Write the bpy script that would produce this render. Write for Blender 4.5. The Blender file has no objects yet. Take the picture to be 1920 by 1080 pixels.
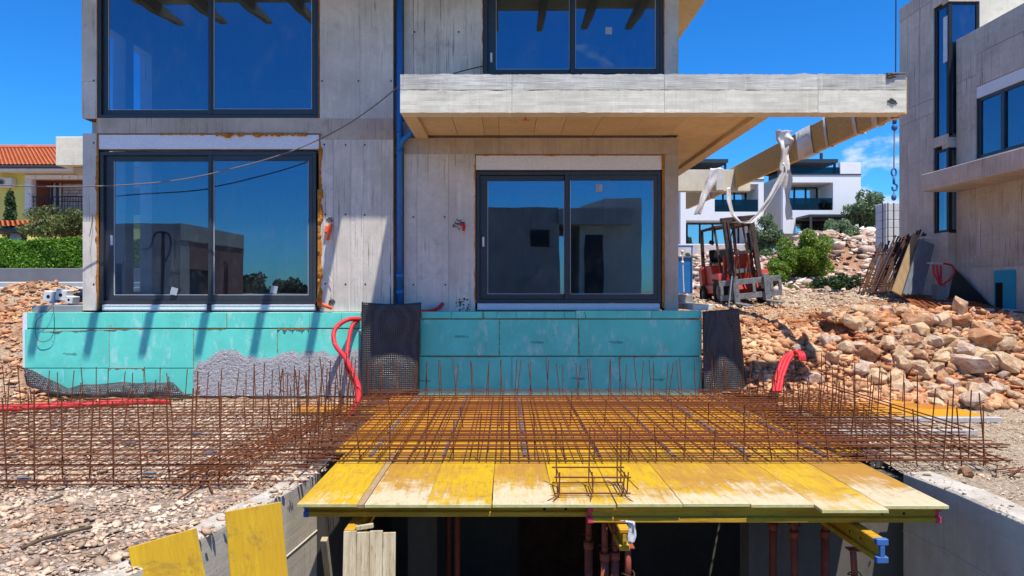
import bpy, bmesh, math, random
import numpy as np
from mathutils import Vector, Matrix, Euler, noise as mnoise
random.seed(7); rng = np.random.default_rng(7)
S = bpy.context.scene
COL = S.collection
R = math.radians
H = 1.67            # camera height above the formwork deck (deck top is z = 0)
F = 1280.0
# ---------------------------------------------------------------- camera, sky, sun
cam = bpy.data.cameras.new('camera'); cam.lens = 24; cam.sensor_width = 36
cam.clip_start = 0.05; cam.clip_end = 3000; cam.shift_x = 10/1920
co = bpy.data.objects.new('camera', cam); COL.objects.link(co)
co.location = (0, 0, H); co.rotation_euler = (R(90), 0, 0)
S.camera = co
SUNV = Vector((0.185, -0.345, 1.0)).normalized()
elev = math.asin(SUNV.z); azim = math.atan2(SUNV.x, SUNV.y)
w = bpy.data.worlds.new('World'); S.world = w; w.use_nodes = True
nt = w.node_tree; nt.nodes.clear()
def N(nt, t, **kw):
    n = nt.nodes.new(t)
    for k, v in kw.items():
        if k.startswith('i_'): n.inputs[k[2:].replace('_', ' ')].default_value = v
        elif k.startswith('n_'): n.inputs[int(k[2:])].default_value = v
        else: setattr(n, k, v)
    return n
sky = N(nt, 'ShaderNodeTexSky', sky_type='NISHITA', sun_disc=False, sun_elevation=elev, sun_rotation=azim,
        altitude=200, air_density=1.0, dust_density=0.1, ozone_density=3.0)
hs = N(nt, 'ShaderNodeHueSaturation'); hs.inputs['Saturation'].default_value = 1.32; hs.inputs['Hue'].default_value = 0.497
nt.links.new(sky.outputs[0], hs.inputs['Color'])
tint = nt.nodes.new('ShaderNodeMix'); tint.data_type = 'RGBA'; tint.blend_type = 'MULTIPLY'; tint.inputs[0].default_value = 1
nt.links.new(hs.outputs[0], tint.inputs[6]); tint.inputs[7].default_value = (.34, .82, 1.20, 1)
# clouds: low bank in the east
tc = N(nt, 'ShaderNodeTexCoord'); sx = N(nt, 'ShaderNodeSeparateXYZ'); nt.links.new(tc.outputs['Generated'], sx.inputs[0])
mp = N(nt, 'ShaderNodeMapping'); mp.inputs['Scale'].default_value = (1, 1, 1.9); mp.inputs['Location'].default_value = (0.35, 0.1, 0.0)
nt.links.new(tc.outputs['Generated'], mp.inputs[0])
nz = N(nt, 'ShaderNodeTexNoise'); nz.inputs['Scale'].default_value = 9; nz.inputs['Detail'].default_value = 9; nz.inputs['Roughness'].default_value = .58
nt.links.new(mp.outputs[0], nz.inputs['Vector'])
def mth(nt, op, a, b=None, c=None, clamp=False):
    n = nt.nodes.new('ShaderNodeMath'); n.operation = op; n.use_clamp = clamp
    for i, v in enumerate((a, b, c)):
        if v is None: continue
        if isinstance(v, (int, float)): n.inputs[i].default_value = v
        else: nt.links.new(v, n.inputs[i])
    return n.outputs[0]
def mrange(nt, v, a, b, c=0, d=1, smooth=True):
    n = nt.nodes.new('ShaderNodeMapRange'); n.interpolation_type = 'SMOOTHSTEP' if smooth else 'LINEAR'
    nt.links.new(v, n.inputs[0])
    for i, q in zip((1, 2, 3, 4), (a, b, c, d)): n.inputs[i].default_value = q
    return n.outputs[0]
lowm = mth(nt, 'MULTIPLY', mrange(nt, sx.outputs[2], .02, .09), mrange(nt, sx.outputs[2], .26, .15))
azm = mrange(nt, sx.outputs[0], .36, .46)
m1 = mth(nt, 'MULTIPLY', lowm, azm)
thr = mth(nt, 'ADD', nz.outputs[0], mth(nt, 'MULTIPLY', m1, .20))
cm = mrange(nt, thr, .66, .82)
mixc = N(nt, 'ShaderNodeMix', data_type='RGBA')
nt.links.new(cm, mixc.inputs[0]); nt.links.new(tint.outputs[2], mixc.inputs[6]); mixc.inputs[7].default_value = (5.0, 5.6, 6.4, 1)
bg = N(nt, 'ShaderNodeBackground'); bg.inputs['Strength'].default_value = 0.125
nt.links.new(mixc.outputs[2], bg.inputs[0])
wo = N(nt, 'ShaderNodeOutputWorld'); nt.links.new(bg.outputs[0], wo.inputs[0])
sl = bpy.data.lights.new('sun', 'SUN'); sl.energy = 5.0; sl.angle = R(.53); sl.color = (1, .945, .85)
so = bpy.data.objects.new('sun', sl); COL.objects.link(so); so.location = (5, -10, 30)
so.rotation_euler = SUNV.to_track_quat('Z', 'Y').to_euler()
vs = S.view_settings; vs.view_transform = 'Standard'; vs.look = 'None'; vs.exposure = 0.42; vs.gamma = 1; vs.use_curve_mapping = False

# ---------------------------------------------------------------- helpers
def P(px, py, D): return Vector(((px-950)/F*D, D, H-(py-540)/F*D))
def PX(px, D): return (px-950)/F*D
def PZ(py, D): return H-(py-540)/F*D
ORG = {}
def thing(name, label, cat, loc=(0, 0, 0), group=None, rotz=0):
    o = bpy.data.objects.new(name, None); COL.objects.link(o); o.location = loc; o.rotation_euler = (0, 0, rotz)
    o.empty_display_size = .1
    o['label'] = label; o['category'] = cat
    if group: o['group'] = group
    ORG[o.name] = Vector(loc)
    return o
def tag(o, label=None, cat=None, group=None, kind=None):
    for k, v in (('label', label), ('category', cat), ('group', group), ('kind', kind)):
        if v: o[k] = v
    return o
class MB:
    def __init__(s): s.v = []; s.f = []; s.m = []
    def add(s, vs, fs, m=0):
        b = len(s.v); s.v += [tuple(x) for x in vs]
        for f in fs: s.f.append(tuple(b+i for i in f)); s.m.append(m)
        return s
    def box(s, x0, x1, y0, y1, z0, z1, m=0, mtop=None):
        vs = [(x0,y0,z0),(x1,y0,z0),(x1,y1,z0),(x0,y1,z0),(x0,y0,z1),(x1,y0,z1),(x1,y1,z1),(x0,y1,z1)]
        s.add(vs, [(0,3,2,1),(0,1,5,4),(1,2,6,5),(2,3,7,6),(3,0,4,7)], m)
        s.f.append(tuple(len(s.v)-8+i for i in (4,5,6,7))); s.m.append(m if mtop is None else mtop)
        return s
    def obox(s, c, size, mat3, m=0):
        a, b, d = [q/2 for q in size]; c = Vector(c)
        vs = [c+mat3@Vector((i*a, j*b, k*d)) for k in (-1,1) for (i,j) in ((-1,-1),(1,-1),(1,1),(-1,1))]
        return s.add(vs, [(0,3,2,1),(4,5,6,7),(0,1,5,4),(1,2,6,5),(2,3,7,6),(3,0,4,7)], m)
    def bar(s, p, q, wd, th, up=(0,0,1), m=0):
        p = Vector(p); q = Vector(q); z = (q-p).normalized(); x = Vector(up).cross(z)
        if x.length < 1e-4: x = Vector((1,0,0)).cross(z)
        x.normalize(); y = z.cross(x)
        M = Matrix((x, y, z)).transposed()
        return s.obox((p+q)/2, (wd, th, (q-p).length), M, m)
    def cyl(s, p, q, r, n=8, r2=None, m=0, cap=True):
        return s.tube([p, q], [r, r if r2 is None else r2], n, m, cap)
    def tube(s, pts, r, n=8, m=0, cap=True):
        pts = [Vector(p) for p in pts]; k = len(pts)
        rs = r if isinstance(r, (list, tuple)) else [r]*k
        b = len(s.v); prev = None
        for i, p in enumerate(pts):
            t = (pts[min(i+1,k-1)]-pts[max(i-1,0)]).normalized()
            if prev is None:
                x = t.orthogonal().normalized()
            else:
                x = prev-t*prev.dot(t)
                x = x.normalized() if x.length > 1e-5 else t.orthogonal().normalized()
            prev = x; y = t.cross(x)
            for j in range(n):
                a = 2*math.pi*j/n
                s.v.append(tuple(p+(x*math.cos(a)+y*math.sin(a))*rs[i]))
        for i in range(k-1):
            for j in range(n):
                s.f.append((b+i*n+j, b+i*n+(j+1)%n, b+(i+1)*n+(j+1)%n, b+(i+1)*n+j)); s.m.append(m)
        if cap:
            s.f.append(tuple(b+j for j in reversed(range(n)))); s.m.append(m)
            s.f.append(tuple(b+(k-1)*n+j for j in range(n))); s.m.append(m)
        return s
    def prism(s, poly, axis, a0, a1, m=0):      # poly: 2-D points in the plane across the axis ('x': (y,z), 'y': (x,z), 'z': (x,y))
        def mk(u, v, a): return {'x': (a,u,v), 'y': (u,a,v), 'z': (u,v,a)}[axis]
        n = len(poly); vs = [mk(u,v,a0) for u,v in poly]+[mk(u,v,a1) for u,v in poly]
        fs = [tuple(range(n)), tuple(reversed(range(n, 2*n)))]+[(i, n+i, n+(i+1)%n, (i+1)%n) for i in range(n)]
        return s.add(vs, fs, m)
    def quad(s, a, b, c, d, m=0): return s.add([a,b,c,d], [(0,1,2,3)], m)
    def build(s, name, mats, parent=None, bevel=0, smooth=False, fixn=True, origin=None):
        me = bpy.data.meshes.new(name)
        org = ORG.get(parent.name, Vector((0,0,0))) if parent else Vector((0,0,0))
        og = Vector(origin) if origin is not None else org
        me.from_pydata([(x-og.x, y-og.y, z-og.z) for x, y, z in s.v], [], s.f)
        if not isinstance(mats, (list, tuple)): mats = [mats]
        for m_ in mats: me.materials.append(M[m_] if isinstance(m_, str) else m_)
        me.polygons.foreach_set('material_index', s.m)
        if fixn or bevel:
            bm = bmesh.new(); bm.from_mesh(me)
            if bevel:
                bmesh.ops.bevel(bm, geom=list(bm.edges), offset=bevel, segments=1, affect='EDGES', profile=.6, clamp_overlap=True)
            bmesh.ops.recalc_face_normals(bm, faces=bm.faces); bm.to_mesh(me); bm.free()
        if smooth: me.polygons.foreach_set('use_smooth', [True]*len(me.polygons))
        o = bpy.data.objects.new(name, me); COL.objects.link(o)
        if parent: o.parent = parent; o.location = og-org
        else: o.location = og
        ORG[o.name] = og.copy()
        return o
def copyobj(o, parent, loc, rot=(0,0,0), scale=(1,1,1)):
    c = o.copy(); COL.objects.link(c); c.parent = parent; c.location = loc; c.rotation_euler = rot; c.scale = scale
    return c
def sphere(mb, c, r, m=0, n=8, k=5, sz=1):
    c = Vector(c); b = len(mb.v); vs = [(c.x,c.y,c.z-r*sz)]
    for i in range(1,k):
        a = math.pi*i/k
        for j in range(n):
            t = 2*math.pi*j/n; vs.append((c.x+r*math.sin(a)*math.cos(t), c.y+r*math.sin(a)*math.sin(t), c.z-r*sz*math.cos(a)))
    vs.append((c.x,c.y,c.z+r*sz)); fs = []
    for j in range(n): fs.append((0,1+(j+1)%n,1+j)); fs.append((len(vs)-1, 1+(k-2)*n+j, 1+(k-2)*n+(j+1)%n))
    for i in range(k-2):
        for j in range(n): fs.append((1+i*n+j,1+i*n+(j+1)%n,1+(i+1)*n+(j+1)%n,1+(i+1)*n+j))
    mb.add(vs, fs, m)
# ---------------------------------------------------------------- materials
M = {}
def newmat(name):
    m = bpy.data.materials.new(name); m.use_nodes = True; nt = m.node_tree
    return m, nt, nt.nodes['Principled BSDF']
def ramp(nt, v, stops):
    n = nt.nodes.new('ShaderNodeValToRGB'); nt.links.new(v, n.inputs[0]); e = n.color_ramp.elements
    while len(e) < len(stops): e.new(.5)
    for q, (p, c) in zip(e, stops): q.position = p; q.color = (*c, 1)
    return n.outputs[0]
def mix(nt, f, a, b, mode='MIX'):
    n = nt.nodes.new('ShaderNodeMix'); n.data_type = 'RGBA'; n.blend_type = mode
    for i, v in ((0, f), (6, a), (7, b)):
        if isinstance(v, (int, float)): n.inputs[i].default_value = v
        elif isinstance(v, tuple): n.inputs[i].default_value = (*v, 1)
        else: nt.links.new(v, n.inputs[i])
    return n.outputs[2]
def noise_(nt, vec, scale, detail=5, rough=.55, dist=0):
    n = nt.nodes.new('ShaderNodeTexNoise'); n.inputs['Scale'].default_value = scale; n.inputs['Detail'].default_value = detail
    n.inputs['Roughness'].default_value = rough; n.inputs['Distortion'].default_value = dist
    nt.links.new(vec, n.inputs['Vector']); return n.outputs[0]
def coords(nt, stretch=(1,1,1), rnd=True, kind='Object'):
    t = nt.nodes.new('ShaderNodeTexCoord'); mp = nt.nodes.new('ShaderNodeMapping'); mp.inputs['Scale'].default_value = stretch
    nt.links.new(t.outputs[kind], mp.inputs[0])
    if rnd:
        oi = nt.nodes.new('ShaderNodeObjectInfo'); vm = nt.nodes.new('ShaderNodeVectorMath'); vm.operation = 'SCALE'
        cb = nt.nodes.new('ShaderNodeCombineXYZ'); 
        for i in range(3): nt.links.new(oi.outputs['Random'], cb.inputs[i])
        nt.links.new(cb.outputs[0], vm.inputs[0]); vm.inputs['Scale'].default_value = 37.0
        nt.links.new(vm.outputs[0], mp.inputs['Location'])
    return mp.outputs[0]
def bump(nt, b, h, strength, dist=.02):
    n = nt.nodes.new('ShaderNodeBump'); n.inputs['Strength'].default_value = strength; n.inputs['Distance'].default_value = dist
    nt.links.new(h, n.inputs['Height']); nt.links.new(n.outputs[0], b.inputs['Normal'])
def pm(name, c1, c2, scale=3, rough=.8, bmp=.3, stretch=(1,1,1), metal=0, c3=None, fine=25, bd=.01, contrast=(.35,.65), island=0, rnd=True, spec=.3):
    m, nt, b = newmat(name); v = coords(nt, stretch, rnd)
    n1 = noise_(nt, v, scale, 8, .6)
    col = ramp(nt, n1, [(contrast[0], c1), (contrast[1], c2)])
    n2 = noise_(nt, v, fine, 6, .7)
    if c3: col = mix(nt, mrange(nt, n2, .55, .7), col, c3)
    col = mix(nt, mrange(nt, n2, .3, .7, 0, .35), col, tuple(x*.62 for x in c1))
    if island:
        g = nt.nodes.new('ShaderNodeNewGeometry')
        hsv = nt.nodes.new('ShaderNodeHueSaturation'); nt.links.new(col, hsv.inputs['Color'])
        nt.links.new(mrange(nt, g.outputs['Random Per Island'], 0, 1, 1-island, 1+island, False), hsv.inputs['Value'])
        col = hsv.outputs[0]
    nt.links.new(col, b.inputs['Base Color'])
    b.inputs['Roughness'].default_value = rough; b.inputs['Metallic'].default_value = metal; b.inputs['Specular IOR Level'].default_value = spec
    if bmp: bump(nt, b, n2, bmp, bd)
    M[name] = m; return m
def concrete(name, base, dark, streak=.35, boards=0, pits=True, warm=None, rough=.85):
    m, nt, b = newmat(name); v = coords(nt)
    n1 = noise_(nt, v, 1.1, 8, .62); n2 = noise_(nt, v, 9, 8, .7)
    col = ramp(nt, n1, [(.3, dark), (.62, base)])
    col = mix(nt, mrange(nt, n2, .35, .7, 0, .4), col, tuple(x*.7 for x in base))
    vs_ = coords(nt, (7, 7, .35)); n3 = noise_(nt, vs_, 2.2, 7, .65)
    col = mix(nt, mrange(nt, n3, .56, .74, 0, streak*(.35 if boards > 1.5 else 1)), col, tuple(x*.42 for x in dark))
    col = mix(nt, mrange(nt, n3, .46, .3, 0, streak*.6), col, tuple(min(1, x*1.35) for x in base))
    n4 = noise_(nt, coords(nt, (30, 30, .55)), 1.6, 5, .6)
    col = mix(nt, mth(nt, 'MULTIPLY', mrange(nt, n4, .60, .655), mrange(nt, noise_(nt, v, .9, 3), .42, .6, 0, .12 if boards > 1.5 else min(1, streak*1.7))), col, (.05,.045,.04))
    n5 = noise_(nt, v, 3.1, 9, .75)
    col = mix(nt, mrange(nt, n5, .57, .66, 0, .28), col, tuple(x*.45 for x in dark))
    col = mix(nt, mrange(nt, n5, .42, .34, 0, .25), col, tuple(min(.85, x*1.3) for x in base))
    if warm: col = mix(nt, mrange(nt, noise_(nt, v, .7, 4), .5, .7, 0, .5), col, warm)
    vo = nt.nodes.new('ShaderNodeTexVoronoi'); vo.inputs['Scale'].default_value = 22; nt.links.new(v, vo.inputs['Vector'])
    pit = mth(nt, 'MULTIPLY', mrange(nt, vo.outputs['Distance'], .13, .07), mrange(nt, noise_(nt, v, 5, 2), .48, .62))
    col = mix(nt, mth(nt, 'MULTIPLY', pit, .75), col, (.03, .028, .025))
    nt.links.new(col, b.inputs['Base Color']); b.inputs['Roughness'].default_value = rough; b.inputs['Specular IOR Level'].default_value = .25
    hgt = mth(nt, 'SUBTRACT', mth(nt, 'MULTIPLY', n2, .5), pit)
    if boards:
        nb_ = noise_(nt, coords(nt, (.35, .35, 9)), boards*2, 7, .7); hgt = mth(nt, 'ADD', hgt, mth(nt, 'MULTIPLY', nb_, 1.2 if streak > .5 else .5))
        col = mix(nt, mrange(nt, nb_, .55, .75, 0, .35 if streak > .5 else .10), col, tuple(x*.55 for x in dark)); nt.links.new(col, b.inputs['Base Color'])
    bump(nt, b, hgt, .5, .012)
    M[name] = m; return m
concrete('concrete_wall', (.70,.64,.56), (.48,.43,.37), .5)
concrete('concrete_wall_brown_bounce', (.55,.46,.37), (.38,.30,.23), .4)  # brown base colour includes the warm light bounced off the deck
concrete('concrete_canopy', (.76,.71,.58), (.58,.535,.43), .3, boards=2.2)
concrete('concrete_rough', (.66,.63,.55), (.38,.36,.32), .6, boards=4)
concrete('concrete_soffit_bounce', (.70,.55,.32), (.56,.43,.24), .15)  # orange base colour includes the glow bounced up from the yellow deck
concrete('concrete_ramp', (.62,.555,.46), (.48,.425,.35), .12, boards=1.3)
concrete('concrete_far', (.62,.54,.46), (.42,.36,.30), .6, boards=1.0)
concrete('concrete_cellar_shade', (.15,.135,.12), (.10,.09,.08), .2)  # concrete copy darkened so the cellar's shade sits in its colour
concrete('concrete_block', (.30,.30,.30), (.22,.22,.22), .2)
pm('wall_top_plaster', (.40,.35,.28), (.58,.54,.47), 6, .95, .8)
pm('joint_dark', (.09,.08,.07), (.14,.12,.1), 9, .95, .2)
pm('hole_shade', (.012,.011,.01), (.02,.018,.015), 9, .95, 0)  # near-black colour stands in for the shade inside holes
pm('anthracite', (.028,.034,.043), (.035,.042,.052), 5, .42, .03, spec=.5)
pm('anthracite_dark', (.012,.014,.018), (.017,.02,.025), 5, .5, 0)
pm('white_box', (.76,.76,.79), (.80,.80,.83), 2, .6, .04)
pm('batten_pale', (.42,.40,.38), (.54,.51,.48), 8, .85, .4)
pm('cable_grey', (.16,.14,.13), (.2,.18,.17), 8, .6, .1)
pm('white_sill', (.68,.69,.72), (.74,.75,.78), 3, .45, .03)
pm('foam', (.42,.14,.02), (.62,.27,.04), 14, .9, 1.0, c3=(.28,.08,.015), bd=.02)
pm('joint_foam', (.30,.13,.04), (.42,.2,.06), 20, .9, .8)
pm('xps_blue', (.03,.36,.50), (.04,.42,.55), 1.6, .7, .1, fine=60)
pm('ink', (.03,.08,.08), (.05,.11,.11), 9, .8, 0)
pm('mortar_coat', (.40,.39,.40), (.56,.55,.56), 22, .95, 1.0, fine=55, bd=.03)
pm('rust', (.12,.034,.012), (.23,.072,.022), 7, .8, .5, c3=(.045,.018,.01), fine=90, bd=.001)
pm('rust_bright', (.26,.07,.02), (.42,.14,.05), 5, .85, .4)
pm('rust_dark', (.065,.028,.015), (.11,.05,.03), 7, .85, .4, fine=60)
pm('red_hose', (.58,.012,.025), (.68,.025,.04), 5, .6, .1, c3=(.55,.22,.18), fine=18, spec=.4)
pm('sticker', (.34,.38,.42), (.42,.46,.5), 6, .6, 0)
pm('orange_hose', (.75,.10,.02), (.8,.14,.03), 5, .5, .1)
pm('blue_pipe', (.01,.13,.42), (.015,.17,.5), 4, .35, .05, spec=.5)
pm('grey_spacer', (.12,.14,.18), (.18,.2,.25), 8, .6, .1)
pm('white_plastic', (.62,.61,.58), (.72,.71,.68), 5, .5, .2)
pm('timber', (.42,.32,.19), (.54,.43,.28), 2, .8, .5, (14,14,1.2), fine=14)
pm('timber_weathered', (.46,.35,.20), (.68,.56,.38), 2, .9, .7, (11,11,.9), c3=(.16,.11,.07), fine=10)
pm('timber_rafter', (.34,.24,.13), (.44,.33,.2), 2, .8, .4)
pm('plank', (.34,.22,.11), (.44,.3,.16), 2, .85, .4, (10,10,1))
pm('grey_board', (.13,.15,.17), (.2,.22,.24), 2, .7, .4, (8,8,1))
pm('beam_yellow', (.50,.25,.012), (.62,.36,.03), 2, .6, .3, (1,8,8), c3=(.3,.17,.03), fine=9)
pm('panel_edge', (.50,.47,.17), (.62,.59,.27), 8, .8, .4)
pm('prop_red', (.28,.055,.03), (.38,.09,.05), 6, .6, .3, c3=(.3,.24,.2), fine=24)
pm('cap_red', (.65,.04,.07), (.7,.06,.09), 4, .6, 0)
pm('cap_blue', (.05,.13,.36), (.07,.17,.42), 4, .6, 0)
pm('galv', (.38,.39,.40), (.5,.51,.52), 9, .4, .1, metal=.6)
pm('forklift_red', (.50,.055,.03), (.62,.08,.045), 4, .45, .2, c3=(.25,.05,.03), fine=12, spec=.5)
pm('forklift_yellow', (.6,.4,.05), (.65,.45,.07), 4, .5, .1)
pm('steel_grey', (.14,.15,.165), (.24,.255,.27), 7, .6, .3, c3=(.1,.06,.04), fine=18)
pm('mast_steel', (.05,.04,.036), (.13,.08,.06), 8, .5, .3, metal=.3)
pm('rubber', (.018,.017,.016), (.035,.032,.03), 10, .85, .4)
pm('black_plastic', (.012,.012,.013), (.02,.02,.021), 10, .6, .1)
pm('render_white', (.80,.80,.80), (.84,.84,.84), 1, .8, .05)
pm('render_grey', (.52,.51,.50), (.57,.56,.55), 1, .8, .05)
pm('render_yellow', (.68,.63,.15), (.72,.67,.18), 1, .85, .1)
pm('roof_tile', (.50,.12,.045), (.62,.18,.07), 3, .75, .3, fine=10)
pm('grey_wall', (.13,.13,.145), (.18,.18,.195), 1.2, .9, .3)
pm('stone_clad', (.50,.42,.40), (.66,.6,.58), 3, .85, .5)
pm('stone_white', (.66,.66,.66), (.78,.78,.78), 4, .85, .5)
pm('block_white', (.58,.59,.61), (.66,.67,.69), 3, .85, .2)
pm('brick_red', (.30,.09,.05), (.38,.13,.08), 5, .85, .3)
pm('asphalt', (.15,.15,.15), (.2,.2,.2), 2, .9, .4, fine=80)
pm('paving', (.42,.41,.39), (.50,.49,.47), 2, .9, .3)
pm('bark', (.10,.07,.045), (.16,.12,.08), 6, .9, .5)
pm('osb', (.54,.33,.11), (.72,.50,.20), 16, .8, .35, (1,3,1), c3=(.26,.13,.035), fine=45, contrast=(.4,.6))
pm('film', (.60,.58,.57), (.74,.72,.71), 6, .35, .6, spec=.6)
for nme, a, b_ in (('stone_a', (.50,.30,.17), (.76,.60,.42)), ('stone_b', (.36,.15,.07), (.62,.38,.22)), ('stone_c', (.46,.29,.20), (.74,.62,.50)), ('stone_d', (.62,.38,.19), (.80,.64,.45))):
    pm(nme, a, b_, 2.2, .9, .9, c3=(.36,.15,.07), fine=9, bd=.03)
pm('gravel', (.42,.26,.16), (.70,.56,.42), 1.6, .9, .7, fine=30, island=.42, c3=(.48,.22,.13), rnd=False)
pm('rubble', (.42,.155,.06), (.70,.44,.25), 1.3, .9, .8, fine=22, island=.4, c3=(.36,.13,.065), rnd=False)
pm('rubble_far', (.46,.27,.16), (.70,.60,.50), .9, .9, .8, fine=8, island=.35, rnd=False)
def foliage_mat(name, a, b_):
    m, nt, b = newmat(name); g = nt.nodes.new('ShaderNodeNewGeometry')
    col = ramp(nt, g.outputs['Random Per Island'], [(0, a), (1, b_)])
    nt.links.new(col, b.inputs['Base Color']); b.inputs['Roughness'].default_value = .55
    tr = nt.nodes.new('ShaderNodeBsdfTranslucent'); nt.links.new(col, tr.inputs[0]); ms = nt.nodes.new('ShaderNodeMixShader'); ms.inputs[0].default_value = .35
    nt.links.new(b.outputs[0], ms.inputs[1]); nt.links.new(tr.outputs[0], ms.inputs[2]); nt.links.new(ms.outputs[0], nt.nodes['Material Output'].inputs[0])
    M[name] = m
foliage_mat('leaf_hedge', (.07,.19,.012), (.21,.40,.03))
foliage_mat('leaf_cypress', (.025,.06,.02), (.07,.13,.035))
foliage_mat('leaf_shrub', (.07,.10,.02), (.17,.19,.05))
foliage_mat('leaf_bright', (.06,.15,.01), (.26,.36,.03))
foliage_mat('leaf_grey', (.10,.16,.07), (.22,.30,.15))
foliage_mat('leaf_dark', (.02,.05,.012), (.06,.11,.03))
foliage_mat('leaf_dry', (.14,.16,.04), (.3,.3,.1))
def glass(name, refl, tint, rough=0.0, gcol=(.9,.96,1), dust=0):
    m, nt, b = newmat(name); nt.nodes.remove(b)
    t = nt.nodes.new('ShaderNodeBsdfTransparent'); t.inputs[0].default_value = (*tint, 1)
    g = nt.nodes.new('ShaderNodeBsdfGlossy'); g.inputs['Roughness'].default_value = rough; g.inputs['Color'].default_value = (*gcol, 1)
    lw = nt.nodes.new('ShaderNodeLayerWeight'); lw.inputs[0].default_value = .12
    f = mth(nt, 'ADD', mth(nt, 'MULTIPLY', lw.outputs['Fresnel'], .7), refl, None, True)
    ms = nt.nodes.new('ShaderNodeMixShader'); nt.links.new(f, ms.inputs[0]); nt.links.new(t.outputs[0], ms.inputs[1]); nt.links.new(g.outputs[0], ms.inputs[2])
    out_ = ms.outputs[0]
    if dust:
        df = nt.nodes.new('ShaderNodeBsdfDiffuse'); df.inputs[0].default_value = (.5,.49,.46,1); m2 = nt.nodes.new('ShaderNodeMixShader')
        v = coords(nt, (1,1,.6)); nn = noise_(nt, v, 2.2, 9, .75, .6); nt.links.new(mth(nt, 'ADD', mrange(nt, nn, .48, .75, 0, dust), dust*.12), m2.inputs[0])
        nt.links.new(out_, m2.inputs[1]); nt.links.new(df.outputs[0], m2.inputs[2]); out_ = m2.outputs[0]
        nb = noise_(nt, v, 1.3, 2, .5); bp = nt.nodes.new('ShaderNodeBump'); bp.inputs['Strength'].default_value = .02; bp.inputs['Distance'].default_value = .05; nt.links.new(nb, bp.inputs['Height']); nt.links.new(bp.outputs[0], g.inputs['Normal'])
    nt.links.new(out_, nt.nodes['Material Output'].inputs[0]); M[name] = m
glass('window_glass', .17, (.45,.58,.70), gcol=(.55,.80,1.0), dust=.07)
glass('far_glass', .5, (.3,.42,.5))
glass('balustrade_glass', .03, (.10,.17,.20))
# dimpled membrane
m, nt, b = newmat('membrane'); v = coords(nt, (1,1,1), False)
vo = nt.nodes.new('ShaderNodeTexVoronoi'); vo.inputs['Scale'].default_value = 34; vo.inputs['Randomness'].default_value = .15; nt.links.new(v, vo.inputs['Vector'])
col = mix(nt, mrange(nt, vo.outputs['Distance'], .25, .5), (.012,.012,.013), (.055,.055,.058)); nt.links.new(col, b.inputs['Base Color'])
b.inputs['Roughness'].default_value = .38; bump(nt, b, vo.outputs['Distance'], 1.0, .02); M['membrane'] = m
# turquoise foam boards: scuffs, mud splash, dents
m, nt, b = newmat('xps'); v = coords(nt); n1 = noise_(nt, v, 2.0, 6, .6); n2 = noise_(nt, coords(nt, (1.2,1.2,.5)), 4.5, 9, .75)
col = mix(nt, mrange(nt, n1, .35, .65), (.12,.62,.51), (.15,.72,.60))
col = mix(nt, mrange(nt, n2, .53, .66, 0, .6), col, (.50,.76,.70)); col = mix(nt, mrange(nt, noise_(nt, v, 6, 9, .8), .58, .68, 0, .6), col, (.32,.31,.24))
vo = nt.nodes.new('ShaderNodeTexVoronoi'); vo.inputs['Scale'].default_value = 13; nt.links.new(v, vo.inputs['Vector'])
dent = mth(nt, 'MULTIPLY', mrange(nt, vo.outputs['Distance'], .12, .06), mrange(nt, noise_(nt, v, 3, 2), .55, .62)); col = mix(nt, mth(nt, 'MULTIPLY', dent, .7), col, (.04,.16,.15))
nt.links.new(col, b.inputs['Base Color']); b.inputs['Roughness'].default_value = .75; b.inputs['Specular IOR Level'].default_value = .2
bump(nt, b, mth(nt, 'SUBTRACT', mth(nt, 'MULTIPLY', n2, .3), dent), .4, .01); M['xps'] = m
m, nt, b = newmat('brickwork'); bt = nt.nodes.new('ShaderNodeTexBrick'); bt.inputs['Scale'].default_value = 2.2; v = coords(nt, (1,1,1), False)
sp_ = nt.nodes.new('ShaderNodeSeparateXYZ'); nt.links.new(v, sp_.inputs[0]); cb_ = nt.nodes.new('ShaderNodeCombineXYZ'); nt.links.new(mth(nt, 'ADD', sp_.outputs[0], sp_.outputs[1]), cb_.inputs[0]); nt.links.new(sp_.outputs[2], cb_.inputs[1]); nt.links.new(cb_.outputs[0], bt.inputs['Vector'])
bt.inputs['Color1'].default_value = (.42,.13,.07,1); bt.inputs['Color2'].default_value = (.26,.07,.04,1); bt.inputs['Mortar'].default_value = (.2,.17,.15,1); bt.inputs['Mortar Size'].default_value = .03
nt.links.new(bt.outputs[0], b.inputs['Base Color']); b.inputs['Roughness'].default_value = .9; M['brickwork'] = m
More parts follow.
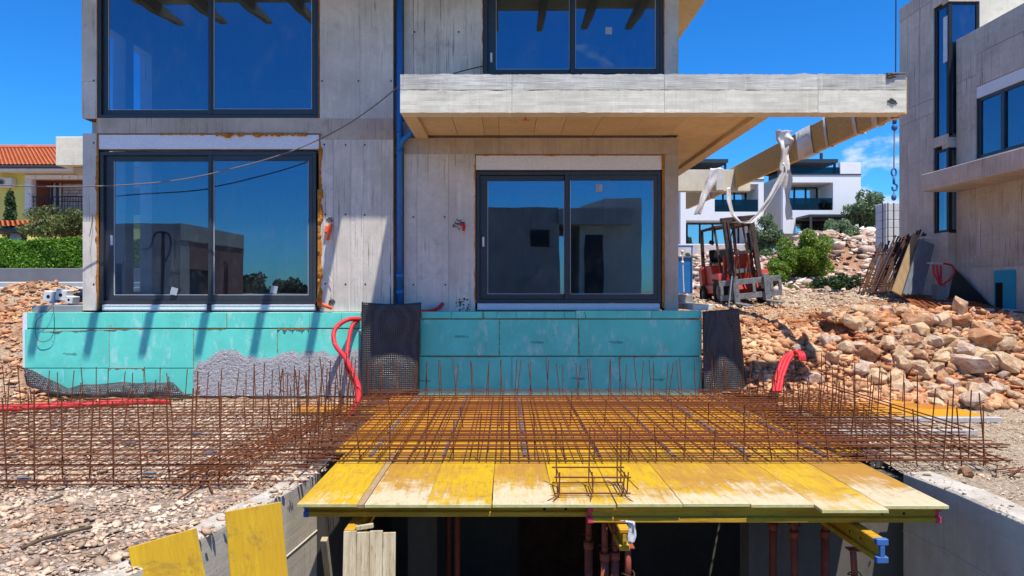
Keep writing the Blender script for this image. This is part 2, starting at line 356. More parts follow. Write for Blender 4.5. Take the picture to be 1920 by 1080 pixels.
# yellow three-ply shuttering, worn white toward one end
def panelmat(name, wear, worn_lo, yel=(.56,.35,.006), brown=(.40,.20,.03), white=(.58,.50,.33), axis=1, gstretch=None):
    m, nt, b = newmat(name); st = gstretch or ((9,.8,9) if axis == 1 else (.8,9,9))
    v = coords(nt, st); v2 = coords(nt)
    oi = nt.nodes.new('ShaderNodeObjectInfo')
    g = noise_(nt, v, 2.4, 8, .65); n2 = noise_(nt, v2, 1.6, 6, .6)
    br = mth(nt, 'ADD', mth(nt, 'ADD', mth(nt, 'MULTIPLY', n2, .75), mth(nt, 'MULTIPLY', g, .55)), mth(nt, 'MULTIPLY', oi.outputs['Random'], .30))
    col = mix(nt, mrange(nt, br, .62, 1.0), yel, brown)
    g2 = noise_(nt, v, 7, 8, .75)
    col = mix(nt, mrange(nt, g2, .48, .72, 0, .65), col, tuple(x*.6 for x in brown))
    col = mix(nt, mrange(nt, noise_(nt, v2, 11, 8, .75), .6, .75, 0, .5), col, white)
    t = nt.nodes.new('ShaderNodeTexCoord'); s_ = nt.nodes.new('ShaderNodeSeparateXYZ'); nt.links.new(t.outputs['Generated'], s_.inputs[0])
    gr = mth(nt, 'ADD', mrange(nt, s_.outputs[axis if axis < 2 else 2], worn_lo, 0.0, 0, wear, False), mth(nt, 'MULTIPLY', mth(nt, 'SUBTRACT', oi.outputs['Random'], .5), .28))
    wz = mth(nt, 'ADD', mth(nt, 'MULTIPLY', g, .6), mth(nt, 'MULTIPLY', noise_(nt, v2, 3.5, 7, .7), .7))
    wm = mrange(nt, mth(nt, 'ADD', gr, wz), .98, 1.20)
    col = mix(nt, mth(nt, 'MULTIPLY', wm, .88), col, white)
    col = mix(nt, mrange(nt, g2, .52, .62, 0, .30), col, brown)
    vv = nt.nodes.new('ShaderNodeTexVoronoi'); vv.inputs['Scale'].default_value = 9; nt.links.new(v2, vv.inputs['Vector'])
    col = mix(nt, mrange(nt, vv.outputs['Distance'], .05, .03), col, (.06,.04,.02))
    v3 = noise_(nt, v2, 2.6, 10, .8, 1.2); col = mix(nt, mrange(nt, v3, .56, .62, 0, .38), col, (.17,.10,.04)); col = mix(nt, mrange(nt, v3, .40, .36, 0, .5), col, (.62,.58,.46))
    nt.links.new(col, b.inputs['Base Color']); b.inputs['Roughness'].default_value = .55; b.inputs['Specular IOR Level'].default_value = .35
    bump(nt, b, g, .35, .004); M[name] = m
panelmat('panel_front', .50, .8)
panelmat('panel_back', .12, .6, axis=0, yel=(.60,.29,.006), brown=(.44,.16,.015))
panelmat('panel_upright', .3, .5, yel=(.62,.42,.01), brown=(.52,.29,.012), axis=2, gstretch=(9,9,.8))
# sheet ground
m, nt, b = newmat('ground'); v = coords(nt, (1,1,1), False)
t = nt.nodes.new('ShaderNodeTexCoord'); s_ = nt.nodes.new('ShaderNodeSeparateXYZ'); nt.links.new(t.outputs['Object'], s_.inputs[0])
vo = nt.nodes.new('ShaderNodeTexVoronoi'); vo.inputs['Scale'].default_value = 16; nt.links.new(v, vo.inputs['Vector'])
vo2 = nt.nodes.new('ShaderNodeTexVoronoi'); vo2.inputs['Scale'].default_value = 42; nt.links.new(v, vo2.inputs['Vector'])
sc = nt.nodes.new('ShaderNodeSeparateColor'); nt.links.new(vo2.outputs['Color'], sc.inputs[0])
pale = ramp(nt, sc.outputs[0], [(.1,(.32,.20,.13)), (.5,(.52,.40,.30)), (.95,(.68,.58,.48))])
soil = ramp(nt, noise_(nt, v, .8, 8, .65), [(.36,(.33,.14,.07)), (.5,(.46,.27,.16)), (.64,(.56,.42,.29))])
far = ramp(nt, noise_(nt, v, .12, 8, .65), [(.35,(.10,.13,.04)), (.5,(.34,.26,.17)), (.62,(.5,.42,.33))])
sand = ramp(nt, noise_(nt, v, 14, 8, .7), [(.3,(.44,.33,.21)), (.65,(.66,.54,.40))])
hi = mrange(nt, s_.outputs[1], 9.8, 11.2)
rightm = mth(nt, 'MULTIPLY', mrange(nt, s_.outputs[0], 3.0, 4.2), mrange(nt, s_.outputs[1], 10.2, 9.5))
col = mix(nt, hi, pale, soil)
col = mix(nt, mth(nt, 'MULTIPLY', rightm, .8), col, sand)
plat = mth(nt, 'MULTIPLY', mrange(nt, s_.outputs[1], 12.6, 13.6), mrange(nt, s_.outputs[1], 24, 22))
col = mix(nt, mth(nt, 'MULTIPLY', plat, .85), col, sand)
rs_ = mth(nt, 'MULTIPLY', mrange(nt, s_.outputs[1], 20.5, 22.5), mrange(nt, s_.outputs[1], 31, 26)); col = mix(nt, mth(nt, 'MULTIPLY', rs_, .85), col, ramp(nt, noise_(nt, v, 2.2, 8, .7), [(.35,(.30,.10,.045)), (.65,(.56,.34,.2))]))
col = mix(nt, mrange(nt, s_.outputs[1], 28, 60), col, far)
col = mix(nt, mrange(nt, vo.outputs['Distance'], .3, .75, 0, .25), col, (.16,.1,.07))
nt.links.new(col, b.inputs['Base Color']); b.inputs['Roughness'].default_value = .95; b.inputs['Specular IOR Level'].default_value = .1
bump(nt, b, mth(nt, 'ADD', vo.outputs['Distance'], noise_(nt, v, 30, 6, .7)), 1.0, .05); M['ground'] = m
# ================================================================ terrain
LW = [(-7,-6.4),(-2,-4.9),(1,-3.7),(3,-2.75),(3.8,-2.38),(4.4,-2.2),(4.9,-2.08),(5.3,-2.0),(5.8,-1.86),(6.4,-1.78),(10.6,-1.78)]   # (y, x) inner face of the left ramp wall
RW = [(-7,7.4),(-2,5.9),(1,4.7),(3,4.0),(4.4,3.82),(5.3,3.81),(5.8,3.8),(6.4,3.72),(6.9,3.68),(10.6,3.68)]
def interp(tab, y): return np.interp(y, [a for a, _ in tab], [b for _, b in tab])
def sst(x, a, b): t = np.clip((x-a)/(b-a), 0, 1); return t*t*(3-2*t)
_ph = rng.uniform(0, 6.28, (14, 3)); _fr = rng.normal(0, 1, (14, 2))
def wob(x, y, sc):
    z = 0
    for i in range(14): z = z+np.sin((x*_fr[i,0]+y*_fr[i,1])*sc*(1+.25*i)+_ph[i,0])/(1+.35*i)
    return z/4
def height(x, y):
    x = np.asarray(x, float); y = np.asarray(y, float)
    z = -0.09+0.02*wob(x, y, 1.6)
    out = np.clip(sst(x, 2.95, 3.25)+sst(x, -6.9, -7.7), 0, 1)
    start = np.where(x > 0, 10.15+.45*sst(x, 3.5, 5.5)-.5*sst(x, 7, 9), 9.7)
    up = sst(y, start, start+np.where(x > 5.8, 2.0, 2.6))
    z = z+out*up*(1.10+.05*wob(x, y, 2.3)+.36*sst(y, 12, 18)+.18*sst(x, 6, 9)*sst(y, 11, 16)+.25*sst(x, 0, -8)*sst(y, 10, 14))
    z = z+out*up*.12*wob(x+9, y, 4.5)*sst(y, 14.5, 12.5)
    z = z+.55*np.exp(-((x-6.9)/1.5)**2-((y-11.6)/.75)**2)+.35*np.exp(-((x-5.2)/1.1)**2-((y-11.3)/.6)**2)   # heap of boulders
    z = z+.42*np.exp(-((x+9.6)/.9)**2-((y-14.0)/.8)**2)                                                     # soil heap beside the kerb
    z = z+(3.35-1.5*sst(x*36/np.maximum(y, 20), 16.2, 13.6))*sst(y, 23, 39)*sst(x, -3, 3)*(1+.05*wob(x, y, .6))
    z = z+.9*np.exp(-((x-14.5)/3)**2-((y-30)/2.5)**2)+.25*wob(x, y, 1.5)*sst(y, 22, 26)*sst(x, 2, 4)*sst(y, 60, 40)
    z = z+.9*sst(y, 29, 60)*sst(x, -3, -8)
    d = np.sqrt(x*x+y*y); z = z-(5*sst(d, 90, 300))
    z = z+1.2*sst(y, -9, -40)
    return z
def axis_lines(a, b, st, lim, hi):
    l = list(np.arange(a, b+1e-6, st)); v = b; s_ = st
    while v < hi: s_ *= 1.22; v += s_; l.append(v)
    v = a; s_ = st; pre = []
    while v > lim: s_ *= 1.22; v -= s_; pre.append(v)
    return np.array(pre[::-1]+l)
gx = axis_lines(-13, 14, .14, -900, 900); gy = axis_lines(2.5, 15, .12, -600, 1600)
X, Y = np.meshgrid(gx, gy); Z = height(X, Y); nx, ny = len(gx), len(gy)
near = (np.abs(X) < 14) & (Y > 2) & (Y < 24)
Z = Z+np.where(near, rng.normal(0, .012, Z.shape), 0)
# a cut for the ramp and the cellar: faces between the walls are left out
xc = (gx[:-1]+gx[1:])/2; yc = (gy[:-1]+gy[1:])/2
XC, YC = np.meshgrid(xc, yc)
pit = (XC > interp(LW, YC)-.14) & (XC < interp(RW, YC)+.14) & (YC > -7) & (YC < 10.7)
house_hole = (XC > -6.6) & (XC < 2.6) & (YC > 11.2) & (YC < 18)
idx = np.arange(nx*ny).reshape(ny, nx)
keep = ~(pit | house_hole)
q = np.stack([idx[:-1,:-1], idx[:-1,1:], idx[1:,1:], idx[1:,:-1]], -1)[keep]
def npmesh(name, verts, faces, mat, smooth=False, parent=None):
    me = bpy.data.meshes.new(name); k = faces.shape[1]
    me.vertices.add(len(verts)); me.vertices.foreach_set('co', np.ascontiguousarray(verts, np.float32).ravel())
    me.loops.add(faces.size); me.loops.foreach_set('vertex_index', np.ascontiguousarray(faces, np.int32).ravel())
    me.polygons.add(len(faces)); me.polygons.foreach_set('loop_start', np.arange(0, faces.size, k, dtype=np.int32))
    me.polygons.foreach_set('loop_total', np.full(len(faces), k, np.int32))
    if smooth: me.polygons.foreach_set('use_smooth', np.ones(len(faces), bool))
    me.update(calc_edges=True); me.materials.append(M[mat])
    o = bpy.data.objects.new(name, me); COL.objects.link(o)
    if parent: o.parent = parent
    return o
g = npmesh('ground', np.stack([X.ravel(), Y.ravel(), Z.ravel()], 1), q, 'ground', True); tag(g, kind='structure')

# loose stones as real geometry (nobody could count them)
phi = (1+5**.5)/2
ICO = np.array([(-1,phi,0),(1,phi,0),(-1,-phi,0),(1,-phi,0),(0,-1,phi),(0,1,phi),(0,-1,-phi),(0,1,-phi),(phi,0,-1),(phi,0,1),(-phi,0,-1),(-phi,0,1)], float)
ICO /= np.linalg.norm(ICO[0])
ICF = np.array([(0,11,5),(0,5,1),(0,1,7),(0,7,10),(0,10,11),(1,5,9),(5,11,4),(11,10,2),(10,7,6),(7,1,8),(3,9,4),(3,4,2),(3,2,6),(3,6,8),(3,8,9),(4,9,5),(2,4,11),(6,2,10),(8,6,7),(9,8,1)])
def stones(name, xs, ys, size, mat, flat=.6, sink=.25, zs=None):
    n = len(xs); B = ICO[None]*rng.uniform(.38, 1.35, (n, 12, 1))
    B = B*np.stack([rng.uniform(.7, 1.3, n), rng.uniform(.7, 1.3, n), rng.uniform(.4, 1, n)*flat], 1)[:, None]
    a = rng.uniform(0, 6.28, n); t = rng.normal(0, .35, n)
    ca, sa, ct, st = np.cos(a), np.sin(a), np.cos(t), np.sin(t)
    x, y, z = B[...,0], B[...,1], B[...,2]
    y, z = y*ct[:,None]-z*st[:,None], y*st[:,None]+z*ct[:,None]
    x, y = x*ca[:,None]-y*sa[:,None], x*sa[:,None]+y*ca[:,None]
    s_ = size[:,None]; zz = height(xs, ys) if zs is None else zs
    zz = np.where((xs > interp(LW, ys)-.25) & (xs < interp(RW, ys)+.25) & (ys < 6.5), np.maximum(zz, -.055), zz)
    V = np.stack([x*s_+xs[:,None], y*s_+ys[:,None], z*s_+(zz+size*sink)[:,None]], -1).reshape(-1, 3)
    Fc = (ICF[None]+12*np.arange(n)[:,None,None]).reshape(-1, 3)
    return tag(npmesh(name, V, Fc, mat), kind='stuff')
def scatter(n, x0, x1, y0, y1, keepf=None):
    xs = rng.uniform(x0, x1, n); ys = rng.uniform(y0, y1, n)
    pr_ = rng.uniform(0, 1, n) < .6; e_ = np.where(pr_, -.05, .26)
    k = ~((xs > interp(LW, ys)-e_) & (xs < interp(RW, ys)+e_) & (ys < 10.9))
    k &= ~((xs > -7.7) & (xs < 3.2) & (ys > 10.6))
    if keepf is not None: k &= keepf(xs, ys)
    return xs[k], ys[k]
inview = lambda x, y: (np.abs(x) < y*.80+.3)
xs, ys = scatter(52000, -9, -1.5, 2.6, 11, lambda x, y: inview(x, y) & (rng.uniform(0,1,len(x)) < np.where(y < 7, 1, .55)))
sz = np.clip(rng.lognormal(-4.1, .42, len(xs)), .007, .055)
tag(stones('gravel', xs, ys, sz, 'gravel'), 'crushed pale stone covering the ground in front of the house, left of the ramp', 'gravel')
xs, ys = scatter(16000, 3.6, 9.5, 3.6, 10.4, inview); sz = np.clip(rng.lognormal(-4.7, .5, len(xs)), .004, .05)
tag(stones('fine_gravel', xs, ys, sz, 'gravel'), 'sandy fine gravel on the flat ground right of the ramp', 'gravel')
xs, ys = scatter(26000, 2.9, 12.5, 9.9, 15.5, inview); sz = np.clip(rng.lognormal(-3.45, .55, len(xs)), .012, .11)*np.where(ys > 13.2, .45, 1)
tag(stones('rubble', xs, ys, sz, 'rubble', .75), 'reddish broken rubble covering the slope below the forklift', 'rubble')
xs, ys = scatter(5200, 4.0, 9.6, 9.95, 12.6, inview); sz = np.clip(rng.lognormal(-2.95, .4, len(xs)), .03, .13)
tag(stones('broken_stone', xs, ys, sz, 'rubble', .8, .45), 'small broken stone and soil filling the boulder heap on the right', 'rubble')
xs, ys = scatter(9000, -12.5, -6.9, 9.6, 16, inview); sz = np.clip(rng.lognormal(-3.5, .5, len(xs)), .012, .09)
tag(stones('rubble', xs, ys, sz, 'rubble', .75), 'brown broken rubble sloping up left of the turquoise wall', 'rubble')
xs, ys = scatter(9000, 3.2, 12, 15, 24, inview); sz = np.clip(rng.lognormal(-3.6, .5, len(xs)), .012, .09)
tag(stones('fine_gravel', xs, ys, sz, 'gravel', .6), 'pale gravel on the level yard around the forklift', 'gravel')
xs, ys = scatter(13000, 4, 24, 21.5, 36, inview); k = (rng.uniform(0,1,len(xs)) < .35+.65*(ys > 25.5)) & (rng.uniform(0, 1, len(xs)) < .25+.75*(wob(xs, ys, 1.1) > -.05)); xs, ys = xs[k], ys[k]
sz = np.clip(rng.lognormal(-2.3, .5, len(xs)), .04, .34)
tag(stones('rubble', xs, ys, sz, 'rubble_far', .7), 'pale and rusty rocks on the bank below the white villas', 'rubble')

# ================================================================ ramp walls and cellar
def ramp_wall(tab, side, label):
    t = thing('ramp_wall', label, 'retaining wall', (tab[5][1], tab[5][0], -.05))
    ys = np.concatenate([np.linspace(-7, 3, 12), np.linspace(3.3, 6.4, 16)]); 
    inn = [(float(interp(tab, y)), float(y)) for y in ys]
    out = [(x+side*(.24 if side > 0 else .16), y) for x, y in inn]
    zb, zt = -3.3, -.075
    mb = MB(); tp = MB(); k = len(inn)
    cut = (-.62, -1.45)[:1 if side > 0 else 2]
    for i in range(k-1):
        (a0,b0),(a1,b1),(c0,d0),(c1,d1) = inn[i], inn[i+1], out[i], out[i+1]
        mb.quad((a0,b0,zb),(a1,b1,zb),(a1,b1,zt),(a0,b0,zt)); mb.quad((c0,d0,zb),(c1,d1,zb),(c1,d1,zt),(c0,d0,zt)); mb.quad((a0,b0,zt),(a1,b1,zt),(c1,d1,zt),(c0,d0,zt))
        # rough cement screed on the crown, uneven in height and edge
        e0, e1 = [(.015*mnoise.noise((i_*3.1, side, 1)))*side for i_ in (i, i+1)]
        h0, h1 = [.018+.012*mnoise.noise((i_*2.3, 4, side)) for i_ in (i, i+1)]
        u = side*.02
        tp.quad((a0+u,b0,zt+h0),(a1+u,b1,zt+h1),(c1+u*.5+e1,d1,zt+h1+.01),(c0+u*.5+e0,d0,zt+h0+.01)); tp.quad((a0+u*.1,b0,zt+.002),(a1+u*.1,b1,zt+.002),(a1+u,b1,zt+h1),(a0+u,b0,zt+h0))
    (a,b_),(c,d) = inn[-1], out[-1]; mb.quad((a,b_,zb),(c,d,zb),(c,d,zt),(a,b_,zt))
    mb.build('wall', 'concrete_ramp', t); tp.build('crown_screed', 'wall_top_plaster', t)
    # formwork joints: shallow fins and cast lines
    jm = MB()
    for zc in cut:
        pts = [(x-side*.003, y, zc+.02*math.sin(y*1.3)) for x, y in inn]
        jm.tube(pts, .006, 4)
    jm.build('formwork_joint', 'concrete_canopy', t)
    return t
ramp_wall(LW, -1, 'sunlit curved concrete ramp wall behind the leaning yellow panels')
ramp_wall(RW, 1, 'shaded curved concrete ramp wall with pale crown, right of the deck')
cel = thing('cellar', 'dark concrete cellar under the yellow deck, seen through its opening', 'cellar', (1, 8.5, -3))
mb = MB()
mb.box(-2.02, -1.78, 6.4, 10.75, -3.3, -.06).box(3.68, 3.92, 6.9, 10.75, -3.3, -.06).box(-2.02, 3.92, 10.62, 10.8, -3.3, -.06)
mb.build('side_wall', 'concrete_cellar_shade', cel)
MB().box(2.35, 3.92, 6.62, 6.88, -3.3, -.16).build('front_wall', 'concrete_cellar_shade', cel)
MB().box(-2.0, 3.9, -7, 10.62, -3.4, -3.1).build('floor', 'concrete_cellar_shade', cel)
MB().box(-1.2, -.85, 8.3, 8.6, -3.1, -.2).build('pillar', 'concrete_cellar_shade', cel)
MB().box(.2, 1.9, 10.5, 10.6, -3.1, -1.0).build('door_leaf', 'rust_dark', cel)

rf = MB(); rf.box(-6.8, -2.0, -7, -3, -3.4, -3.12); tag(rf.build('ramp_floor', 'concrete_wall'), kind='structure')

# ================================================================ the house
house = thing('unfinished_house', 'raw concrete two storey house with dark sliding doors and turquoise insulated plinth', 'house', (-2, 11, 1.31))
YF, YR = 11.0, 11.14        # façade planes of the left and right block
Z0 = PZ(582, YF)            # ground floor level (1.31)
def wallp(x0, x1, z0, z1, y, th=.25, mat='concrete_wall', joints=(), zj=(), depth=.006):
    """a cast wall: one panel piece per formwork sheet, its joints left 6 mm open over a core"""
    xs = [x0]+[j for j in sorted(joints) if x0 < j < x1]+[x1]; zs = [z0]+[j for j in sorted(zj) if z0 < j < z1]+[z1]
    core = MB().box(x0+.01, x1-.01, y+depth+.02, y+th, z0+.002, z1-.002).build('wall_core', 'joint_dark', house)
    for i in range(len(xs)-1):
        for k in range(len(zs)-1):
            dy = random.uniform(-.0025, .0025); gp = .0014
            MB().box(xs[i]+(gp if i else 0), xs[i+1]-(gp if i < len(xs)-2 else 0), y+dy, y+depth+.03, zs[k]+(gp if k else 0), zs[k+1]-(gp if k < len(zs)-2 else 0)).build('wall_panel', mat, house, bevel=.0015)
pl = lambda px: PX(px, YF); pz = lambda py: PZ(py, YF)
pr = lambda px: PX(px, YR); prz = lambda py: PZ(py, YR)
ZT = 6.9   # wall head
# left block
wallp(pl(155), pl(181), Z0, pz(250), YF, zj=(pz(415),)); wallp(pl(153), pl(181), pz(222), ZT, YF, zj=(5.0,))
wallp(pl(181), pl(600), pz(250), pz(221), YF, mat='concrete_wall_brown_bounce', joints=())
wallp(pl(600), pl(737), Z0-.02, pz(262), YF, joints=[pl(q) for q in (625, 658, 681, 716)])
wallp(pl(600), pl(737), pz(262), pz(222), YF, mat='concrete_wall_brown_bounce')
wallp(pl(600), pl(737), pz(222), ZT, YF, joints=[pl(675)])
# right block
wallp(pr(757), pr(891), Z0-.02, prz(289), YR, joints=[pr(782), pr(841)], mat='concrete_wall')
wallp(pr(757), pr(889), prz(289), prz(258), YR, mat='concrete_wall_brown_bounce', joints=[pr(845)])
wallp(pr(889), pr(1246), prz(289), prz(258), YR, mat='concrete_wall_brown_bounce')
wallp(pr(1246), pr(1272), Z0-.02, prz(258), YR, mat='concrete_wall_brown_bounce', zj=(prz(289),))
wallp(pr(757), pr(905), prz(140)-.2, ZT, YR, joints=[pr(775), pr(797)])
wallp(pr(1246), pr(1272), prz(140)-.2, ZT, YR, mat='concrete_wall')
MB().box(pr(905), pr(1246), YR, YR+.25, prz(140)-.2, prz(140)-.05).build('window_threshold', 'concrete_wall_brown_bounce', house)
MB().box(pl(737)-.03, pl(737), YF+.03, YR+.2, Z0, ZT).build('corner_return', 'concrete_wall_brown_bounce', house)
# outer walls, floors, ceiling (interior stays dark)
XLH, XRH = pl(155), pr(1272)
wl = MB(); 
for a, b_ in ((YF+.25, 11.36), (11.84, 12.1), (12.72, 18.0)): wl.box(XLH, XLH+.22, a, b_, Z0, ZT)
for z0, z1 in ((Z0, Z0+.15), (pz(262), pz(212)), (6.0, ZT)):
    for a, b_ in ((11.362, 11.838), (12.102, 12.718)): wl.box(XLH, XLH+.22, a, b_, z0, z1)
wl.build('side_wall', 'concrete_wall', house)
MB().box(XRH-.24, XRH, YR+.25, 18, Z0, ZT).build('side_wall', 'concrete_wall_brown_bounce', house)
MB().box(XLH, XRH, 18, 18.25, Z0, ZT).build('rear_wall', 'concrete_wall', house)
MB().box(pl(737)-.2, pl(737), YR+.2, 18, Z0, ZT).build('partition_wall', 'concrete_wall', house)
MB().box(XLH+.22, XRH-.24, YF+.26, 18, Z0-.2, Z0-.01).build('floor_slab', 'concrete_wall', house)
MB().box(XLH+.22, XRH-.24, YF+.26, 18, pz(250), pz(221)).build('floor_slab', 'concrete_wall', house)
MB().box(XLH, XRH+.82, YF-1.42, 18.2, ZT, ZT+.25).build('roof_slab', 'concrete_soffit_bounce', house)
# (roof height set from the shadow edge and the soffit seen top right)
for i in range(12):
    x = -6.42+i*.885
    MB().prism([(YF+.5, ZT-.22), (YF+.5, ZT-.002), (YF-2.29, ZT-.002+.0), (YF-2.29, ZT-.06), (YF-1.2, ZT-.22)], 'x', x-.06, x+.06).build('rafter', 'timber_rafter', house)
# tie holes: dark discs on the surface, the hole's shade put into their colour
th0 = None
def tieholes(pts, y):
    global th0
    for x, z in pts:
        if th0 is None:
            th0 = MB().cyl((0,0,0),(0,.01,0), .014, 10).build('tie_hole', 'hole_shade', None); th0.parent = house; th0.location = Vector((x, y-.006, z))-ORG[house.name]
        else: copyobj(th0, house, Vector((x, y-.006, z))-ORG[house.name])
tieholes([(pl(a), pz(b_)) for a, b_ in ((648,272),(684,272),(648,402),(684,403),(648,533),(685,533),(176,151),(176,268),(604,152),(608,271),(610,402),(610,532),(176,533),(672,152),(733,152))], YF)
tieholes([(pr(a), prz(b_)) for a, b_ in ((775,407),(834,407),(775,534),(835,534),(777,60),(860,60))], YR)
# knocked-out boxes around the cable outlets
def spall(px, py, r, y):
    mb = MB(); x, z = PX(px, y), PZ(py, y)
    for k in range(38):
        a = random.uniform(0, 6.28); q = r*math.sqrt(random.random())
        sphere(mb, (x+q*math.cos(a), y-.004, z+q*math.sin(a)), random.uniform(.006, .018), 0, 5, 3, .8)
    mb.build('spalled_patch', 'joint_dark', house)
spall(860, 421, .10, YR); spall(868, 573, .13, YR); spall(618, 412, .05, YF); spall(622, 566, .05, YF)
# foam seals
def foam(p, q_, r, amp, n=40, side=(0,0,-1), mat='foam'):
    p = Vector(p); q_ = Vector(q_); pts = []; rs = []
    sd = Vector(side)
    off = random.uniform(0, 99)
    for i in range(n+1):
        t = i/n; a = mnoise.noise((t*9+off, 0, 0))*.6+mnoise.noise((t*31+off, 3, 0))*.4
        k = max(0, a+.15)*amp
        pts.append(p.lerp(q_, t)+sd*k*.5+Vector((0, -k*.25, 0))); rs.append(r+k*.55)
    MB().tube(pts, rs, 7, 0).build('foam_seal', mat, house, smooth=True)
# windows -------------------------------------------------------------
def sliding(x0, x1, z0, z1, y, mid, bw=.055, front=.02, handle=None, inset=None, leftwide=0.0, stickers=()):
    """frame flush in the wall, left sash slides in front of the right one"""
    fr = MB(); d0, d1 = y+front, y+front+.14
    fr.box(x0, x0+bw, d0, d1, z0, z1).box(x1-bw, x1, d0, d1, z0, z1).box(x0+bw, x1-bw, d0, d1, z1-bw, z1).box(x0+bw, x1-bw, d0, d1, z0, z0+bw)
    f = fr.build('window', 'anthracite', house, bevel=.002)
    sw = .085
    def sash(a, b_, dy, extra=0, vis=True):
        s_ = MB(); e0, e1 = d0+dy, d0+dy+.045; za, zb = z0+bw+.004, z1-bw-.004
        s_.box(a, a+sw+extra, e0, e1, za, zb).box(b_-sw*.8, b_, e0, e1, za, zb).box(a+sw+extra, b_-sw*.8, e0, e1, zb-sw, zb).box(a+sw+extra, b_-sw*.8, e0, e1, za, za+sw)
        o = s_.build('sash', 'anthracite', f, bevel=.003)
        gx0, gx1, gz0, gz1 = a+sw+extra, b_-sw*.8, za+sw, zb-sw
        MB().box(gx0+.001, gx1-.001, e0+.022, e0+.024, gz0+.001, gz1-.001).build('pane', 'window_glass', f, fixn=True)
        gk = MB(); t = .006
        gk.box(gx0, gx1, e0+.006, e0+.018, gz0, gz0+t).box(gx0, gx0+t, e0+.006, e0+.018, gz0+t, gz1).box(gx1-t, gx1, e0+.006, e0+.018, gz0+t, gz1)
        gk.build('gasket', 'white_sill', f)
        return gx0, gx1, gz0, gz1, e0
    L = sash(x0+bw+.003, mid+.03, .052, leftwide); Rr = sash(mid-.03, x1-bw-.003, .002 if leftwide else .002, 0)
    MB().box(mid-.028, mid+.028, d0-.012, d0+.002, z0+bw, z1-bw).build('meeting_stile', 'anthracite', f, bevel=.003)
    if handle: MB().box(handle[0]-.018, handle[0]+.018, d0+.02, d0+.05, handle[1]-.08, handle[1]+.08).build('handle', 'white_sill', f, bevel=.006)
    for sx, sz, a in stickers:
        Rm = Matrix.Rotation(a, 3, 'Y'); MB().obox((sx, d0+.02, sz), (.11, .002, .12), Rm).build('glass_sticker', 'sticker', f)
    return f
a = YF
sliding(pl(186), pl(592), pz(570), pz(284), a, pl(393), handle=(pl(206), pz(450)), leftwide=.05, stickers=((pl(324), pz(546), .25), (pl(512), pz(543), .2)))
sliding(pl(182), pl(598), pz(220), ZT-.25, a, pl(393), bw=.05)
sliding(pr(893), pr(1240), prz(568), prz(321), YR, pr(1063), handle=(pr(906), prz(453)), leftwide=.04, stickers=((pr(1124), prz(352), .05),))
sliding(pr(906), pr(1246), prz(141)-.04, ZT-.25, YR, pr(1073), bw=.07, handle=(pr(921), prz(106)), leftwide=.05, stickers=((pr(1142), prz(56), .05),))
def rollerbox(x0, x1, z0, z1, y): MB().box(x0, x1, y+.012, y+.2, z0, z1).build('shutter_box', 'white_box', house, bevel=.004)
rollerbox(pl(181), pl(598), pz(279), pz(252), YF); rollerbox(pr(892), pr(1242), prz(318), prz(291), YR)
MB().box(pl(181), pl(600), YF+.2, YF+.25, pz(582), pz(251)).build('reveal_lining', 'anthracite_dark', house) if False else None
def sill(x0, x1, z0, z1, y):
    MB().box(x0, x1, y-.005, y+.16, z0, z1).box(x0, x1, y-.012, y-.005, z1-.018, z1-.008).box(x0, x1, y-.012, y-.005, z0+.02, z0+.03).build('door_sill', 'white_sill', house)
sill(pl(192), pl(388), pz(582), pz(571), YF); sill(pl(397), pl(590), pz(582), pz(571), YF); MB().box(pl(388)+.001, pl(397)-.001, YF-.004, YF+.1, pz(582), pz(571)).build('sill_coupler', 'anthracite', house)
sill(pr(895), pr(1237), prz(581), prz(569), YR)
MB().box(pl(598), pl(602), YF+.01, YF+.15, pz(582), pz(252)).build('joint_filler', 'joint_foam', house)
foam((pl(599.5), YF+.005, pz(580)), (pl(599.5), YF+.005, pz(252)), .014, .10, 90, (1,0,0)); foam((pl(597), YF+.01, pz(574)), (pl(598), YF-.005, pz(355)), .018, .10, 70, (1,0,0))
foam((pl(183), YF+.01, pz(580)), (pl(183), YF+.01, pz(252)), .014, .06, 60, (-1,0,0)); foam((pl(598.5), YF+.01, pz(220)), (pl(598.5), YF+.01, ZT), .008, .02, 60)
foam((pl(181), YF+.01, pz(232)), (pl(181), YF+.01, ZT), .007, .012, 60); foam((pl(182), YF+.005, pz(251)), (pl(410), YF+.005, pz(251)), .004, .01, 60, mat='joint_foam')
foam((pl(405), YF, pz(250.5)), (pl(575), YF, pz(250.5)), .012, .12, 90); foam((pl(300), YF, pz(250.5)), (pl(385), YF, pz(250.5)), .008, .05, 50)
foam((pr(891), YR+.005, prz(578)), (pr(891), YR+.005, prz(292)), .008, .025, 60, (-1,0,0), mat='foam'); foam((pr(1243), YR, prz(578)), (pr(1243), YR, prz(290)), .018, .03, 90, (1,0,0))
foam((pr(893), YR, prz(290)), (pr(1240), YR, prz(290)), .006, .035, 90); foam((pr(905), YR+.005, prz(140)), (pr(905), YR+.005, ZT), .006, .02, 60, (-1,0,0)); foam((pr(1245), YR+.005, prz(138)), (pr(1245), YR+.005, ZT), .008, .02, 60, (1,0,0))
